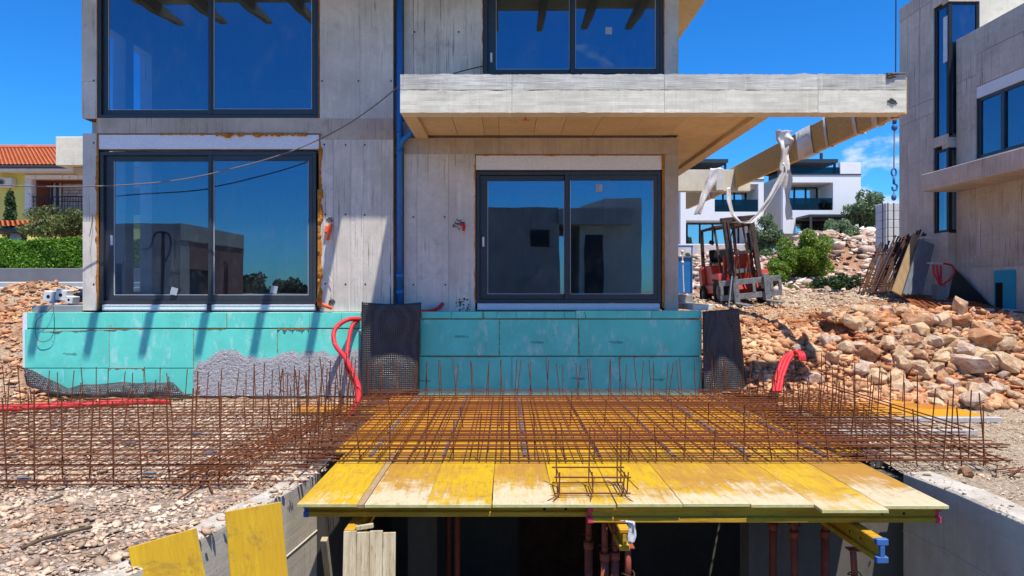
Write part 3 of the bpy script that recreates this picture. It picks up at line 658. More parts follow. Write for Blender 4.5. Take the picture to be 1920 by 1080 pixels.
# canopy ---------------------------------------------------------------
CY = 9.46; cz0, cz1 = PZ(211, CY), PZ(139, CY); cx0, cx1, cx2 = PX(750, CY), PX(1456, CY), PX(1699, CY)
zm = PZ(168, CY)
def rough_band(x0, x1, z0, z1, y0, y1, name, mat, top=True, seed=0, amp=.012):
    """edge beam cast in boards: front face built as a grid with real unevenness along its top edge"""
    n = max(2, int((x1-x0)/.035)); k = 6; mb = MB(); vs = []; fs = []
    for i in range(n+1):
        x = x0+(x1-x0)*i/n
        for j in range(k+1):
            t = j/k; z = z0+(z1-z0)*t
            if j == k: z += amp*mnoise.noise((x*4, seed, 0))+amp*.5*mnoise.noise((x*19, seed, 3))
            if j == 0 and top: z += .008*mnoise.noise((x*9, seed, 7))
            y = y0+.004*mnoise.noise((x*3, z*22, seed))
            vs.append((x, y, z))
    for i in range(n):
        for j in range(k):
            b = i*(k+1)+j; fs.append((b, b+k+1, b+k+2, b+1))
    base = len(vs)
    for i in range(n+1):
        x, _, z = vs[i*(k+1)+k]; vs.append((x, y1, z))
    for i in range(n+1): x, _, z = vs[i*(k+1)]; vs.append((x, y1, z))
    for i in range(n):
        fs.append((i*(k+1)+k, (i+1)*(k+1)+k, base+i+1, base+i)); fs.append((i*(k+1), base+n+1+i, base+n+2+i, (i+1)*(k+1)))
        fs.append((base+i, base+i+1, base+n+2+i, base+n+1+i))
    for i in (0, n): fs.append(tuple(i*(k+1)+j for j in range(k+1))+(base+i, base+n+1+i))
    mb.add(vs, fs); return mb.build(name, mat, house)
joints = [cx0, PX(960, CY), PX(1246, CY), PX(1534, CY), cx2]
for i in range(4):
    g_ = .002
    rough_band(joints[i]+g_, joints[i+1]-g_, cz0+.0, zm-.009, CY+random.uniform(-.003,.003), CY+.25, 'canopy_edge_beam', 'concrete_canopy', seed=i)
    rough_band(joints[i]+g_, joints[i+1]-g_, zm+.002, cz1, CY+.007, CY+.25, 'canopy_edge_upstand', 'concrete_rough', seed=i+9, amp=.022)
MB().box(cx0+.003, cx2-.003, CY+.02, CY+.24, cz0+.01, cz1-.03).build('canopy_core', 'joint_dark', house)
sz_ = cz0+.06
nb = [cx0+.2]+[PX(q, 10.2) for q in (850, 905, 935, 1005, 1060, 1125, 1200, 1280)]+[cx1-.001]
for i in range(len(nb)-1):
    MB().box(nb[i]+.003, nb[i+1]-.003, CY+.252, YR-.002, sz_+random.uniform(-.003, .003), sz_+.02).build('soffit_panel', 'concrete_soffit_bounce', house)
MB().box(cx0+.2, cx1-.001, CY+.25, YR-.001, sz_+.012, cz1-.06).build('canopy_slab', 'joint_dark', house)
MB().box(XRH+.001, cx1-.21, YR-.001, 16.6, sz_, cz1-.06).build('canopy_slab', 'concrete_soffit_bounce', house)
MB().box(cx0, cx0+.2, CY+.251, YR-.001, cz0-.002, cz1-.05).build('canopy_side_beam', 'concrete_soffit_bounce', house, bevel=.006)
MB().box(cx1-.2, cx1, CY+.251, 16.8, cz0-.002, cz1-.05).build('canopy_side_beam', 'concrete_soffit_bounce', house, bevel=.006)
MB().box(XRH+.001, 6.0, 16.8, 17.05, PZ(358, 16.8), PZ(318, 16.8)).build('rear_canopy_beam', 'concrete_canopy', house, bevel=.006)
MB().box(PX(1663, CY), cx2+.01, CY-.02, CY+.2, cz1+.004, cz1+.02).build('steel_plate', 'steel_grey', house)
for (px, py, r) in ((1671,142,.06),(1671,189,.06)):
    mb = MB()
    for k in range(26): sphere(mb, (PX(px, CY)+random.gauss(0, r*.4), CY+.001, PZ(py, CY)+random.gauss(0, r*.28)), random.uniform(.012, .03), 0, 6, 4, .6)
    mb.build('broken_patch', 'joint_dark', house)
# red site mark: a letter T on the soffit
ty = 10.1; tx = PX(985, ty)
MB().box(tx-.05, tx+.06, ty, ty+.03, sz_-.006, sz_-.004).box(tx-.012, tx+.012, ty-.16, ty, sz_-.006, sz_-.004).build('painted_mark', 'cap_red', house)
# left rear canopy stub
MB().box(PX(104, 13.2), XLH-.001, 13.2, 15.5, PZ(310, 13.2), PZ(256, 13.2)).build('side_canopy', 'concrete_canopy', house, bevel=.01)
MB().box(PX(104, 13.2)+.2, XLH-.001, 13.4, 15.3, PZ(310, 13.2)-.12, PZ(310, 13.2)-.002).build('side_canopy_beam', 'concrete_soffit_bounce', house, bevel=.01)
# drain pipe in the corner
px_ = PX(749, 11.05)
pipe = thing('drain_pipe', 'blue plastic drain pipe in the corner between the two house blocks', 'pipe', (px_, 11.05, Z0))
MB().cyl((px_, 11.06, Z0), (px_, 11.06, ZT), .053, 16).build('pipe_run', 'blue_pipe', pipe, smooth=True)
for py in (517, 548, 285, 250): MB().cyl((px_, 11.06, PZ(py, 11)-.035), (px_, 11.06, PZ(py, 11)+.035), .062, 16).build('pipe_socket', 'blue_pipe', pipe, smooth=True)
MB().tube([(px_, 11.06, PZ(280, 11)), (px_+.06, 11.03, PZ(262, 11)), (px_+.22, 10.98, PZ(247, 11)), (px_+.26, 10.98, PZ(225, 11))], .05, 12).build('pipe_branch', 'blue_pipe', pipe, smooth=True)

# plinth insulation ------------------------------------------------------
YB = 10.88
MB().box(pl(50)+.05, 3.08, YB+.07, YF+.6, -.1, Z0-.03).build('plinth_wall', 'concrete_wall', house)
MB().box(PX(50, YB)+.02, pl(155), YB+.08, YF+2.4, Z0-.03, PZ(573, YB)).build('ledge_slab', 'concrete_block', house, bevel=.008)
fnt = None
def board(px0, px1, py0, py1, txt=None, flip=False, bl=.0):
    x0, x1, z0, z1 = PX(px0, YB), PX(px1, YB), PZ(py1, YB), PZ(py0, YB); dy = random.uniform(-.004, .004)
    o = MB().box(x0+.003, x1-.003, YB+dy, YB+.07, z0+.003, z1-.003).build('insulation_board', 'xps', house, bevel=.002)
    if txt:
        cu = bpy.data.curves.new('print', 'FONT'); cu.body = 'FIBRAN'; cu.size = .052; cu.align_x = 'CENTER'; cu.shear = .35
        cu2 = bpy.data.curves.new('print', 'FONT'); cu2.body = 'xps'; cu2.size = .035; cu2.align_x = 'CENTER'
        sg = -1 if flip else 1
        for c_, dx in ((cu, 0), (cu2, .12)):
            to = bpy.data.objects.new('tmp', c_); COL.objects.link(to); dg = bpy.context.evaluated_depsgraph_get()
            me = bpy.data.meshes.new_from_object(to.evaluated_get(dg)); bpy.data.objects.remove(to)
            me.materials.clear(); me.materials.append(M['ink'])
            pr_ = bpy.data.objects.new('printed_lettering', me); COL.objects.link(pr_); pr_.parent = o
            pr_.location = Vector((PX(txt[0], YB)+dx*sg, YB+dy-.0015, PZ(txt[1], YB)))-ORG[o.name]
            pr_.rotation_euler = (R(90), math.pi if flip else 0, 0)
    return o
for a_, b_ in ((50,267),(267,425),(425,580),(580,640)): board(a_, b_, 586, 615)
for a_, b_, t in ((46,205,(135,662)),(205,363,None),(363,520,None),(520,677,None)): board(a_, b_, 617, 690, t, True)
for a_, b_ in ((46,120),(120,269),(269,365),(365,500),(500,676)): board(a_, b_, 691, 739)
for a_, b_ in ((790,846),(846,905),(905,932),(932,968),(968,1022),(1022,1058),(1058,1080)): board(a_, b_, 584, 597)
for a_, b_ in ((1080,1222),(1222,1316)): board(a_, b_, 582, 597)
for a_, b_, t, fl in ((788,936,(862,633),False),(936,1084,(1010,640),True),(1084,1316,(1158,640),True)): board(a_, b_, 599, 667, t, fl)
for a_, b_, t in ((786,960,(798,712)),(960,1162,(1088,708)),(1162,1316,(1236,710))): board(a_, b_, 669, 741, t, True)
board(640, 676, 586, 615)
MB().box(PX(44, YB)-.02, PX(44, YB)+.05, YB+.01, YB+.3, PZ(740, YB), PZ(587, YB)).build('end_board', 'white_box', house)
fy = YB-.001
def fl(p0, p1, amp, side=(0,0,-1), r=.003): foam((PX(p0[0], YB), fy, PZ(p0[1], YB)), (PX(p1[0], YB), fy, PZ(p1[1], YB)), r, amp, 50, side, 'joint_foam' if amp < .03 else 'foam')
fl((80,622),(270,616),.028); fl((205,618),(205,690),.012,(1,0,0)); fl((206,690),(270,690),.03); fl((363,617),(363,700),.02,(1,0,0)); fl((364,617),(424,617),.02)
fl((425,590),(425,616),.015,(1,0,0)); fl((521,617),(580,617),.055); fl((520,619),(520,660),.02,(1,0,0)); fl((936,598),(936,668),.018,(1,0,0)); fl((936,598),(1084,598),.014)
fl((1084,598),(1086,668),.03,(1,0,0)); fl((903,669),(936,669),.014); fl((1162,669),(1260,669),.018); fl((1162,670),(1162,715),.02,(1,0,0)); fl((1296,597),(1316,597),.05); fl((269,690),(269,712),.02,(1,0,0)); fl((370,690),(372,735),.08,(1,0,0)); fl((800,669),(903,669),.006); fl((905,584),(906,597),.03,(1,0,0)); fl((808,598),(840,598),.012); fl((1096,585),(1098,597),.02,(1,0,0))
# scratched adhesive mortar on the left boards
pts = [(352,742),(356,712),(362,690),(372,672),(392,664),(405,652),(420,645),(440,645),(452,656),(470,660),(492,664),(515,662),(530,655),(550,652),(563,656),(578,650),(594,653),(610,652),(622,660),(640,655),(660,650),(676,648),(676,742)]
from bisect import bisect
top = lambda px: float(np.interp(px, [p[0] for p in pts[:-1]], [p[1] for p in pts[:-1]]))
vs = []; fs = []; nxp, nzp = 170, 46
for i in range(nxp+1):
    px = 353+(676-353)*i/nxp; t0 = top(px)+4*mnoise.noise((px*.09, 0, 0))+3*mnoise.noise((px*.35, 0, 5))
    for j in range(nzp+1):
        t = j/nzp; py = 742-(742-t0)*t; x, z = PX(px, YB), PZ(py, YB)
        dd = min(1, (1-t)*5)*min(1, i/8); n_ = mnoise.noise((x*26, z*26, 0))*.5+mnoise.noise((x*55, z*55, 3))*.5
        vs.append((x, YB-.001-dd*(.012+.013*n_)+(1-dd)*.010, z))
for i in range(nxp):
    for j in range(nzp): b = i*(nzp+1)+j; fs.append((b, b+nzp+1, b+nzp+2, b+1))
MB().add(vs, fs).build('mortar_coat', 'mortar_coat', house)

# dimpled membranes -------------------------------------------------------
def sheet(name, label, fn, nu, nv, mat='membrane', cat='membrane', th=.006, group=None, smooth=True):
    vs = [fn(i/nu, j/nv) for i in range(nu+1) for j in range(nv+1)]; fs = [(i*(nv+1)+j, (i+1)*(nv+1)+j, (i+1)*(nv+1)+j+1, i*(nv+1)+j+1) for i in range(nu) for j in range(nv)]
    o = MB().add(vs, fs).build(name, mat, None, smooth=smooth, fixn=False, origin=vs[0])
    md = o.modifiers.new('thickness', 'SOLIDIFY'); md.thickness = th
    return tag(o, label, cat, group)
def f1(u, v):
    px = 678+112*u+ (1-v)*(-2+ -6*u); py = 742-(742-566-4*math.sin(u*3))*v
    y = 10.72-.10*math.sin(u*math.pi)*(.4+.6*(1-v))+.03*mnoise.noise((u*3, v*3, 1)); return tuple(P(px, py, y))
sheet('drainage_membrane', 'black dimpled membrane hanging at the house corner between the two turquoise plinths', f1, 24, 30)
def f2(u, v):
    y = 10.80-.09*math.sin(u*math.pi)-.05*(1-v)+.05*mnoise.noise((u*3, v*3, 4))+.25*max(0, u-.8)
    px = 1317+68*u+ (1-v)*(2+14*u); return tuple(P(px, 742-(742-584+6*u)*v, y))
sheet('drainage_membrane', 'black dimpled membrane wrapped round the right end of the turquoise plinth', f2, 20, 30)
def f3(u, v):
    px = 44+300*u; hgt = np.interp(u, [0,.05,.15,.28,.34,.6,.93,1], [54,50,34,16,20,26,26,6])+3*mnoise.noise((u*9, 0, 2))
    return tuple(P(px+10*(1-v), 743-hgt*v, 10.74-.14*(1-v)-.05*math.sin(v*3)-.03*mnoise.noise((u*8, v*2, 2))))
sheet('drainage_membrane', 'torn black dimpled membrane slumped along the foot of the left plinth', f3, 60, 10)
ledge = MB().box(PX(1300, 10.9), 3.30, YB+.05, 12.6, PZ(582, YB), PZ(572, YB)+.01).build('corner_ledge', 'concrete_canopy', house, bevel=.006)
# ================================================================ formwork deck
def panel(x0, x1, y0, y1, z1, label, mat='panel_front', group=None, rot=0, tilt=0):
    cx, cy = (x0+x1)/2, (y0+y1)/2
    mb = MB().box(x0-cx, x1-cx, y0-cy, y1-cy, -.027, 0, 1, 0)
    o = mb.build('shuttering_panel', [mat, 'panel_edge'], None, bevel=.0025); o.location = (cx, cy, z1); o.rotation_euler = (tilt, 0, rot)
    return tag(o, label, 'panel', group)
fx = [-1.63,-1.16,-1.10,-.62,-.115,.37,.85,1.36,1.885,2.375,2.885,3.40]
labs = ['leftmost yellow shuttering panel at the front edge of the deck', None,
 'streaky yellow and white shuttering panel right of the brown filler plank', 'white-worn shuttering panel, fourth from the left at the deck front',
 'ochre front panel with a grey-white worn front, left of the little rebar cage', 'front panel lying under the little rebar stirrup cage',
 'brown and white worn front panel just right of the rebar stirrup cage','orange-brown front panel in the right half of the deck', 'bright yellow front panel, third from the right end',
 'front panel that juts out past its neighbours near the right end', 'rightmost yellow and cream front panel of the deck']
for i in range(11):
    jut = {9: -.13, 3: -.02, 5: .0, 10: -.04}.get(i, random.uniform(-.01, .01))
    if i == 1:
        tag(MB().box(fx[1]+.004, fx[2]-.004, 5.27, 6.95, -.03, -.001).build('filler_plank', 'plank', None, bevel=.002), 'narrow brown filler plank between the two leftmost front panels', 'plank'); continue
    panel(fx[i]+.002, fx[i+1]-.002, 5.28+jut, 6.998, random.uniform(-.003, .002), labs[i], rot=R(random.uniform(-.25, .25)))
for r_ in range(7):
    y0 = 7.0+.52*r_; xs_ = [-1.765, .86, 3.665] if r_ % 2 else [-1.765, -.4, 2.1, 3.665]
    for a_, b_ in zip(xs_[:-1], xs_[1:]):
        panel(a_+.001, b_-.001, y0+.001, y0+.519, random.uniform(-.004, .002), 'yellow crosswise panel under the rebar, %s row behind the worn front panels, %s' % (('first','second','third','fourth','fifth','sixth','last')[r_], 'left end' if a_ < -1.6 else ('right end' if b_ > 3.3 else 'middle')), 'panel_back', 'crosswise deck panels under the rebar')
for r_ in range(3):
    panel(4.25, 6.35, 9.02+.505*r_, 9.52+.505*r_, -.02, '%s yellow panel lying at the foot of the boulder heap' % ('nearest','middle','farthest')[r_], 'panel_back', 'yellow panels at the foot of the boulder heap')
panel(-2.95, -1.75, 9.35, 9.85, -.02, 'ochre shuttering panel under the rebar below the grey mortar patch', 'panel_back')
# white formwork strips at the edges of the right hand slab
for (x0, x1, y0, y1, l) in ((4.2, 6.45, 8.88, 8.97, 'pale edge batten in front of the yellow panels by the boulders'), (3.5, 5.6, 8.1, 8.17, 'pale batten lying under the rebar in the middle of the right mat'), (3.4, 5.3, 10.28, 10.36, 'thin pale batten at the back of the right rebar mat')):
    tag(MB().box(x0, x1, y0, y1, -.08, -.018).build('edge_batten', 'batten_pale', None, bevel=.004), l, 'batten')
# H-section timber beams under the deck
def hbeam(p, q_, label, caps=(None, None), mat='beam_yellow', hgt=.20):
    p = Vector(p); q_ = Vector(q_); t = thing('formwork_beam', label, 'beam', p); u = (q_-p).normalized(); up = Vector((0,0,1)); sd = u.cross(up).normalized()
    L = (q_-p).length; Mx = Matrix((u, sd, up)).transposed(); c = (p+q_)/2
    MB().obox(c+up*(hgt/2-.02), (L, .08, .032), Mx).build('top_flange', mat, t, bevel=.006)
    MB().obox(c-up*(hgt/2-.02), (L, .08, .04), Mx).build('bottom_flange', mat, t, bevel=.006)
    MB().obox(c, (L, .028, hgt-.082), Mx).build('web', mat, t)
    for e, cp in ((p, caps[0]), (q_, caps[1])):
        if cp:
            s_ = -1 if e is p else 1; mb = MB()
            for zz in (hgt/2-.02, -hgt/2+.02): mb.obox(e+u*s_*.006+up*zz, (.045, .086, .046), Mx)
            mb.obox(e+u*s_*.012, (.03, .036, hgt-.08), Mx); o = mb.build('end_cap', cp, t, bevel=.004); o['kind'] = 'stuff'; del o['kind']
    mb = MB()
    for d in (.25, .42): 
        mb = MB(); 
        c0 = q_-u*d; MB().cyl(c0-sd*.016, c0+sd*.016, .011, 8).build('bolt_hole', 'hole_shade', t)  # solid dark plug, its colour gives the shade of a bolt hole
    return t
zb_ = -.13
hbeam((-1.58, 5.44, -.086), (.72, 5.44, -.086), 'left front formwork beam carrying the deck edge', ('cap_blue', None), hgt=.11)
hbeam((.66, 5.36, -.096), (3.36, 5.36, -.096), 'right front formwork beam with red plastic end caps', ('cap_red', 'cap_red'), hgt=.13)
for x, l in ((-1.2, 'cross beam under the left end of the deck'), (.9, 'cross beam with a film wrapped end under the deck middle'), (2.72, 'cross beam with a blue capped end right under the deck')):
    hbeam((x, 8.4, -.335), (x+ (.0 if x < 2 else .02), 5.0 if x > 2 else 5.2, -.25), l, (None, 'cap_blue' if x > 2 else None), hgt=.17)
for x in (-.3, 1.9): hbeam((x, 10.2, -.25), (x, 6.2, -.25), 'timber cross beam deep under the deck, %s' % ('left of the middle' if x < 0 else 'towards the right wall'))
# steel props
def prop(x, y, zt, label, tilt=(0,0)):
    t = thing('steel_prop', label, 'prop', (x, y, -3.1), 'steel props under the deck'); tp = Vector((x+tilt[0], y+tilt[1], zt)); bt = Vector((x, y, -3.1)); u = (tp-bt).normalized(); zmid = .48
    md = bt+(tp-bt)*.9
    MB().cyl(bt, md, .034, 12).build('outer_tube', 'prop_red', t, smooth=True); MB().cyl(md-u*.02, tp, .025, 12).build('inner_tube', 'prop_red', t, smooth=True)
    MB().cyl(md-u*.06, md, .041, 12).build('collar_nut', 'prop_red', t, smooth=True)
    MB().box(tp.x-.045, tp.x+.045, tp.y-.045, tp.y+.045, zt-.008, zt).build('head_plate', 'prop_red', t)
    MB().box(x-.07, x+.07, y-.07, y+.07, -3.1, -3.092).build('base_plate', 'prop_red', t)
    a = md+u*.06; pts = [a+Vector((math.cos(k)*.05, math.sin(k)*.05, .01*math.sin(2*k))) for k in np.linspace(0, 6.28, 14)]; MB().tube(pts, .005, 5).build('pin_loop', 'rust_dark', t)
prop(.69, 5.75, -.168, 'steel prop at the joint of the two front beams'); prop(.79, 5.5, -.168, 'left prop of the trio in the middle of the opening'); prop(.875, 5.52, -.168, 'middle prop of the trio under the deck middle'); prop(.955, 5.3, -.338, 'thick right prop of the trio, standing nearest the camera', (-.01, .02))
prop(2.42, 6.2, -.168, 'rusty prop left of the red pair under the right half'); prop(2.58, 6.0, -.168, 'red prop, left of the red pair at the right', (-.06, 0)); prop(2.8, 6.0, -.168, 'red prop, right of the red pair at the right'); prop(2.95, 5.5, -.43, 'slanting prop beneath the blue capped cross beam', (-.16, 0))
prop(-.55, 7.6, -.168, 'dim prop left in the dark cellar'); prop(-.75, 8.8, -.168, 'farther dim prop in the dark cellar, behind the leftmost one')
# film wad on the beam end
def rag(name, label, pts, w, mat='film', seed=0, cat='plastic film', nu=26, parent=None):
    pts = [Vector(p) for p in pts]; vs = []; fs = []; nv = 5
    for i in range(nu+1):
        t = i/nu*(len(pts)-1); k = min(int(t), len(pts)-2); f = t-k; c = pts[k].lerp(pts[k+1], f)
        ww = w[0]+(w[1]-w[0])*i/nu if isinstance(w, tuple) else w
        for j in range(nv+1):
            a = (j/nv-.5)*(1+.5*mnoise.noise((i*.12, 0, seed+4))); n1 = mnoise.noise((i*.09, j*.9, seed)); n2 = mnoise.noise((i*.08, j*1.7, seed+9))
            vs.append(c+Vector((a*ww+n1*ww*.25, n2*ww*.55, n1*ww*.15)))
    fs = [(i*(nv+1)+j, (i+1)*(nv+1)+j, (i+1)*(nv+1)+j+1, i*(nv+1)+j+1) for i in range(nu) for j in range(nv)]
    o = MB().add(vs, fs).build(name, mat, parent, smooth=True, fixn=False, origin=pts[0]); md = o.modifiers.new('t', 'SOLIDIFY'); md.thickness = .004
    if not parent: tag(o, label, cat)
    return o
sc_ = lambda px, py, D: P(px, py, D)
rag('film_scrap', 'greyish plastic film bunched on the middle cross beam end', [sc_(1168,976,5.1), sc_(1184,980,5.12), sc_(1186,996,5.12), sc_(1183,1018,5.12)], .05, seed=3)
# basement clutter timber
def plank(name, label, p, q_, wd, th, mat='timber', up=(0,0,1), cat='plank', bev=.004):
    o = MB().bar(p, q_, wd, th, up).build(name, mat, None, bevel=bev, origin=p); return tag(o, label, cat)
plank('timber_batten', 'slanting rough batten leaning in the opening beside the left cellar wall', P(608,1010,5.2), P(650,1110,5.9)+Vector((0,0,-1.2)), .05, .05)
# leaning yellow panels
def leaner(px0, px1, pytop, D, wid, label, roll, yaw, mat='panel_upright', L=2.2, lean=.22):
    c = P((px0+px1)/2, pytop, D); o = MB().box(-wid/2, wid/2, -.0135, .0135, -L, 0, 1).build('shuttering_panel', [mat, 'panel_edge' if mat == 'panel_upright' else mat], None, bevel=.003)
    for p_ in o.data.polygons:
        if abs(p_.normal.y) > .9: p_.material_index = 0
    o.location = c; o.rotation_euler = Euler((-lean, roll, yaw), 'XYZ'); return tag(o, label, 'panel')
leaner(425, 525, 950, 4.62, .36, 'bright yellow panel standing upright against the left ramp wall, taller of the two', R(-7), R(12))
leaner(250, 360, 1008, 4.3, .40, 'shorter yellow panel leaning at the lower left, next to the taller one', R(-13), R(14))
wp = thing('board_panel', 'weathered panel of bare timber boards standing in the ramp opening', 'panel', P(693, 996, 4.9)); wp.rotation_euler = (-.2, R(-1), R(2)); ORG[wp.name] = Vector((0,0,0))
for k in range(4):
    o = MB().box(-.184+.093*k+.001, -.184+.093*(k+1)-.001, -.012, .012, -2.2, random.uniform(-.012, .008)).build('board', 'timber_weathered', wp, bevel=.003); o.location = (0, random.uniform(-.002,.002), 0)
o = MB().box(-.17, .17, .014, .05, -.5, -.42).build('cleat', 'timber', wp); o.location = (0,0,0)
tag(MB().bar(P(668,990,4.93), P(700,985,4.93)+Vector((0,0,0)), .03, .03).build('timber_block', 'timber_weathered', None, bevel=.003), 'small pale wooden block behind the weathered board panel', 'wood block')

# ================================================================ reinforcement
def hexbar(L, r): return MB().tube([(0,0,0),(L,0,0)], r, 5, 0).build('bar', 'rust', None, smooth=True)
unit = MB().tube([(0,0,0),(.5,0,0),(1,0,0)], [1,1,1], 5).build('bar', 'rust', None, smooth=True)
def bar(par, p, q_, r=.0068, nm='bar'):
    p = Vector(p); q_ = Vector(q_); d = q_-p; c = unit.copy(); c.name = nm; COL.objects.link(c); c.parent = par
    c.location = p-ORG[par.name]; c.rotation_euler = d.to_track_quat('X', 'Z').to_euler(); c.scale = (d.length, r, r); return c
rb_mesh = unit.data.copy(); rb_mesh.materials.clear(); rb_mesh.materials.append(M['rust_bright'])
J = lambda s=.012: random.uniform(-s, s)
def mat_(label, x0, x1, y0, y1, zs, sx, sy, group=None, over=.12, r=.0062):
    t = thing('rebar_mat', label, 'rebar mat', (x0, y0, 0))
    for z in zs:
        y = y0
        while y <= y1+1e-6:
            bar(t, (x0-over-abs(J(.1)), y+J(), z+J(.006)), (x1+over*.6+abs(J(.1)), y+J(), z+J(.006)), r); y += sy*random.uniform(.8, 1.2)
        x = x0
        while x <= x1+1e-6:
            bar(t, (x+J(), y0-over*.4-abs(J(.04)), z-.011+J(.004)), (x+J(), y1+over*.5+abs(J(.08)), z-.011+J(.004)), r); x += sx*random.uniform(.85, 1.15)
    return t
m1_ = mat_('rusty double rebar mat laid on the yellow deck', -1.9, 3.65, 6.55, 10.35, (.045, .13), .17, .155)
m2_ = mat_('rusty rebar mat to the right of the deck, its free ends over sandy ground', 3.45, 4.72, 6.55, 10.3, (.03, .14), .16, .16)
m3_ = mat_('rusty rebar mat on the pale gravel left of the deck', -8.3, -1.85, 6.02, 9.75, (-.03, .1), .25, .20, r=.0052)
# doubled edge bars
for y, z in ((6.5, .03), (6.53, .16), (6.58, .2), (6.62, .05)): bar(m1_, (-2.3, y+J(), z), (3.7, y+J(), z+J()), .007)
for y, z in ((6.5, .03), (6.53, .17)): bar(m2_, (3.2, y, z), (4.82, y+J(), z), .008)
for x in (4.6, 4.72): bar(m2_, (x, 6.4, .04), (x+J(), 10.0, .05), .008); bar(m2_, (x, 6.9, .24), (x+J(), 9.9, .26), .008)
for y, z in ((5.98, -.06), (6.0, -.02), (6.05, .1), (6.03, .2)): bar(m3_, (-8.2, y+J(), z), (-2.3, y+J(.03), z+J()), .0075)
# starter bars
def starters(t, pts, h0, h1, lean=.05, pair=0, r=.0066):
    for x, y in pts:
        for k in range(1+pair):
            h = random.uniform(h0, h1); dx = J(lean); dy = J(lean)
            bar(t, (x+k*.035, y, -.04), (x+k*.035+dx, y+dy, h), r, 'starter_bar')
ln = lambda a, b, n: [(a[0]+(b[0]-a[0])*i/(n-1)+J(.03), a[1]+(b[1]-a[1])*i/(n-1)+J(.02)) for i in range(n)]
starters(m1_, ln((-1.9,10.3),(3.55,10.3),25), .52, .62, .07, 1)
starters(m1_, ln((-1.95,6.6),(3.4,6.6),20), .30, .46, .06, 0, .0065)
starters(m1_, ln((-1.8,8.2),(3.3,8.3),13), .22, .42, .07)
starters(m1_, ln((-2.0,6.7),(-2.0,10.2),15), .5, .66, .08); 
starters(m2_, ln((3.7,6.55),(4.6,6.55),5), .5, .62, .05, 0, .0065); starters(m2_, ln((4.62,6.6),(4.62,10.1),14), .55, .72, .05, 0, .0065); starters(m2_, ln((3.6,6.9),(3.6,10.1),14), .45, .6, .05)
starters(m2_, ln((3.5,10.15),(5.9,10.15),15), .35, .5, .05); starters(m2_, ln((3.6,8.4),(4.5,8.4),5), .4, .55, .05)
starters(m3_, ln((-5.3,6.02),(-2.55,6.02),13), .66, .80, .05, 0, .007); starters(m3_, ln((-8.2,9.75),(-2.3,9.75),34), .42, .58, .06); starters(m3_, ln((-7.2,8.2),(-2.6,8.3),17), .4, .6, .06)
starters(m3_, ln((-2.35,7.0),(-2.2,9.7),14), .58, .8, .08); starters(m3_, ln((-3.2,8.6),(-2.2,9.4),10), .6, .78, .08)
# skewed edge bars of the left mat that run across the gap
for k in range(12):
    bar(m3_, (-3.0+.14*k*.3+J(.1), 6.1+J(.1), .0), (-2.1+J(.25), 9.6+J(.1), .02+J(.01)), .006)
for k in range(10): bar(m3_, (-3.1+J(.2), 6.1+.3*k, -.03+J(.01)), (-1.9+J(.2), 6.2+.3*k, .0), .0055)
# bent wire tangle by the mortar patch
wt = MB(); pts = []
for k in range(60):
    a = k*.55; pts.append((-3.25+.13*math.cos(a)+k*.004, 9.9+.05*math.sin(a*.7), .28+.14*math.sin(a)+.03*math.sin(k)))
tag(MB().tube(pts, .003, 4).build('wire_tangle', 'rust_dark', None), 'tangle of bent rusty wire standing in front of the grey mortar patch', 'wire')
# spacers and dark strips on the deck
for i, x in enumerate((-1.35, -.62, .18, .92, 1.65, 2.4, 3.15, 3.34)):
    sp = thing('spacer_strip', '%s grey spacer strip from the left lying on the deck beneath the rebar' % ('first','second','third','fourth','fifth','sixth','seventh','last')[i], 'spacer', (x, 6.8, .0), 'grey spacer strips under the deck rebar')
    k = 0
    for y0 in np.arange(6.7, 10.2, 1.05): MB().box(x-.018+k*.01, x+.018+k*.01, y0+.05, y0+.85, .0, .02).build('spacer_piece', 'grey_spacer', sp, bevel=.003)
for i, (px, py) in enumerate(((205,832),(395,855),(470,853),(515,828),(245,836),(110,800),(45,905),(280,896),(65,840),(290,852),(230,800),(368,818),(20,860))):
    D = 1.75*F/(py-540); c = P(px, py, D); a = random.uniform(-.3, .3)
    tag(MB().obox((c.x, c.y, -.04), (.12, .05, .02), Matrix.Rotation(a, 3, 'Z')).build('spacer_block', 'grey_spacer', None, bevel=.003, origin=(c.x, c.y, -.05)), 'grey spacer block under the left rebar mat, %s from the camera' % ('nearest' if D < 6.3 else 'second nearest' if D < 7.2 else 'farther' if D < 8.2 else 'farthest')+(', left part' if px < 200 else ', middle part' if px < 380 else ', right part'), 'spacer', 'grey spacer blocks under the left mat')
# small stirrup cage on the front panels
cg = thing('stirrup_cage', 'small rusty stirrup cage standing on the worn front panels', 'rebar cage', P(1110, 920, 5.6))
cg.location.z = 0; ORG[cg.name] = cg.location.copy()
x0, x1 = .42, .96
for y, z in ((5.75,.03),(5.45,.03),(5.75,.16),(5.45,.16)): bar(cg, (x0-.04, y, z), (x1+.03, y+J(), z), .007)
for x in (x0, (x0+x1)/2, x1-.03, x1):
    for (a, b_) in (((5.45,.03),(5.75,.03)),((5.75,.03),(5.75,.5)),((5.45,.03),(5.45,.2)),((5.45,.16),(5.75,.16)),): bar(cg, (x, a[0], a[1]), (x+J(), b_[0], b_[1]), .006, 'stirrup')
for (a, b_) in (((x0+.02,5.45,.03),(x0-.10,5.36,.0)), ((x0,5.45,.03),(x0-.06,5.33,.0)), ((x1-.05,5.45,.03),(x1+.03,5.33,.0)), ((.7,5.45,.16),(.66,5.33,.02)), ((x1-.02,5.45,.17),(x1+.1,5.5,.05))): bar(cg, a, b_, .004, 'tie_wire')
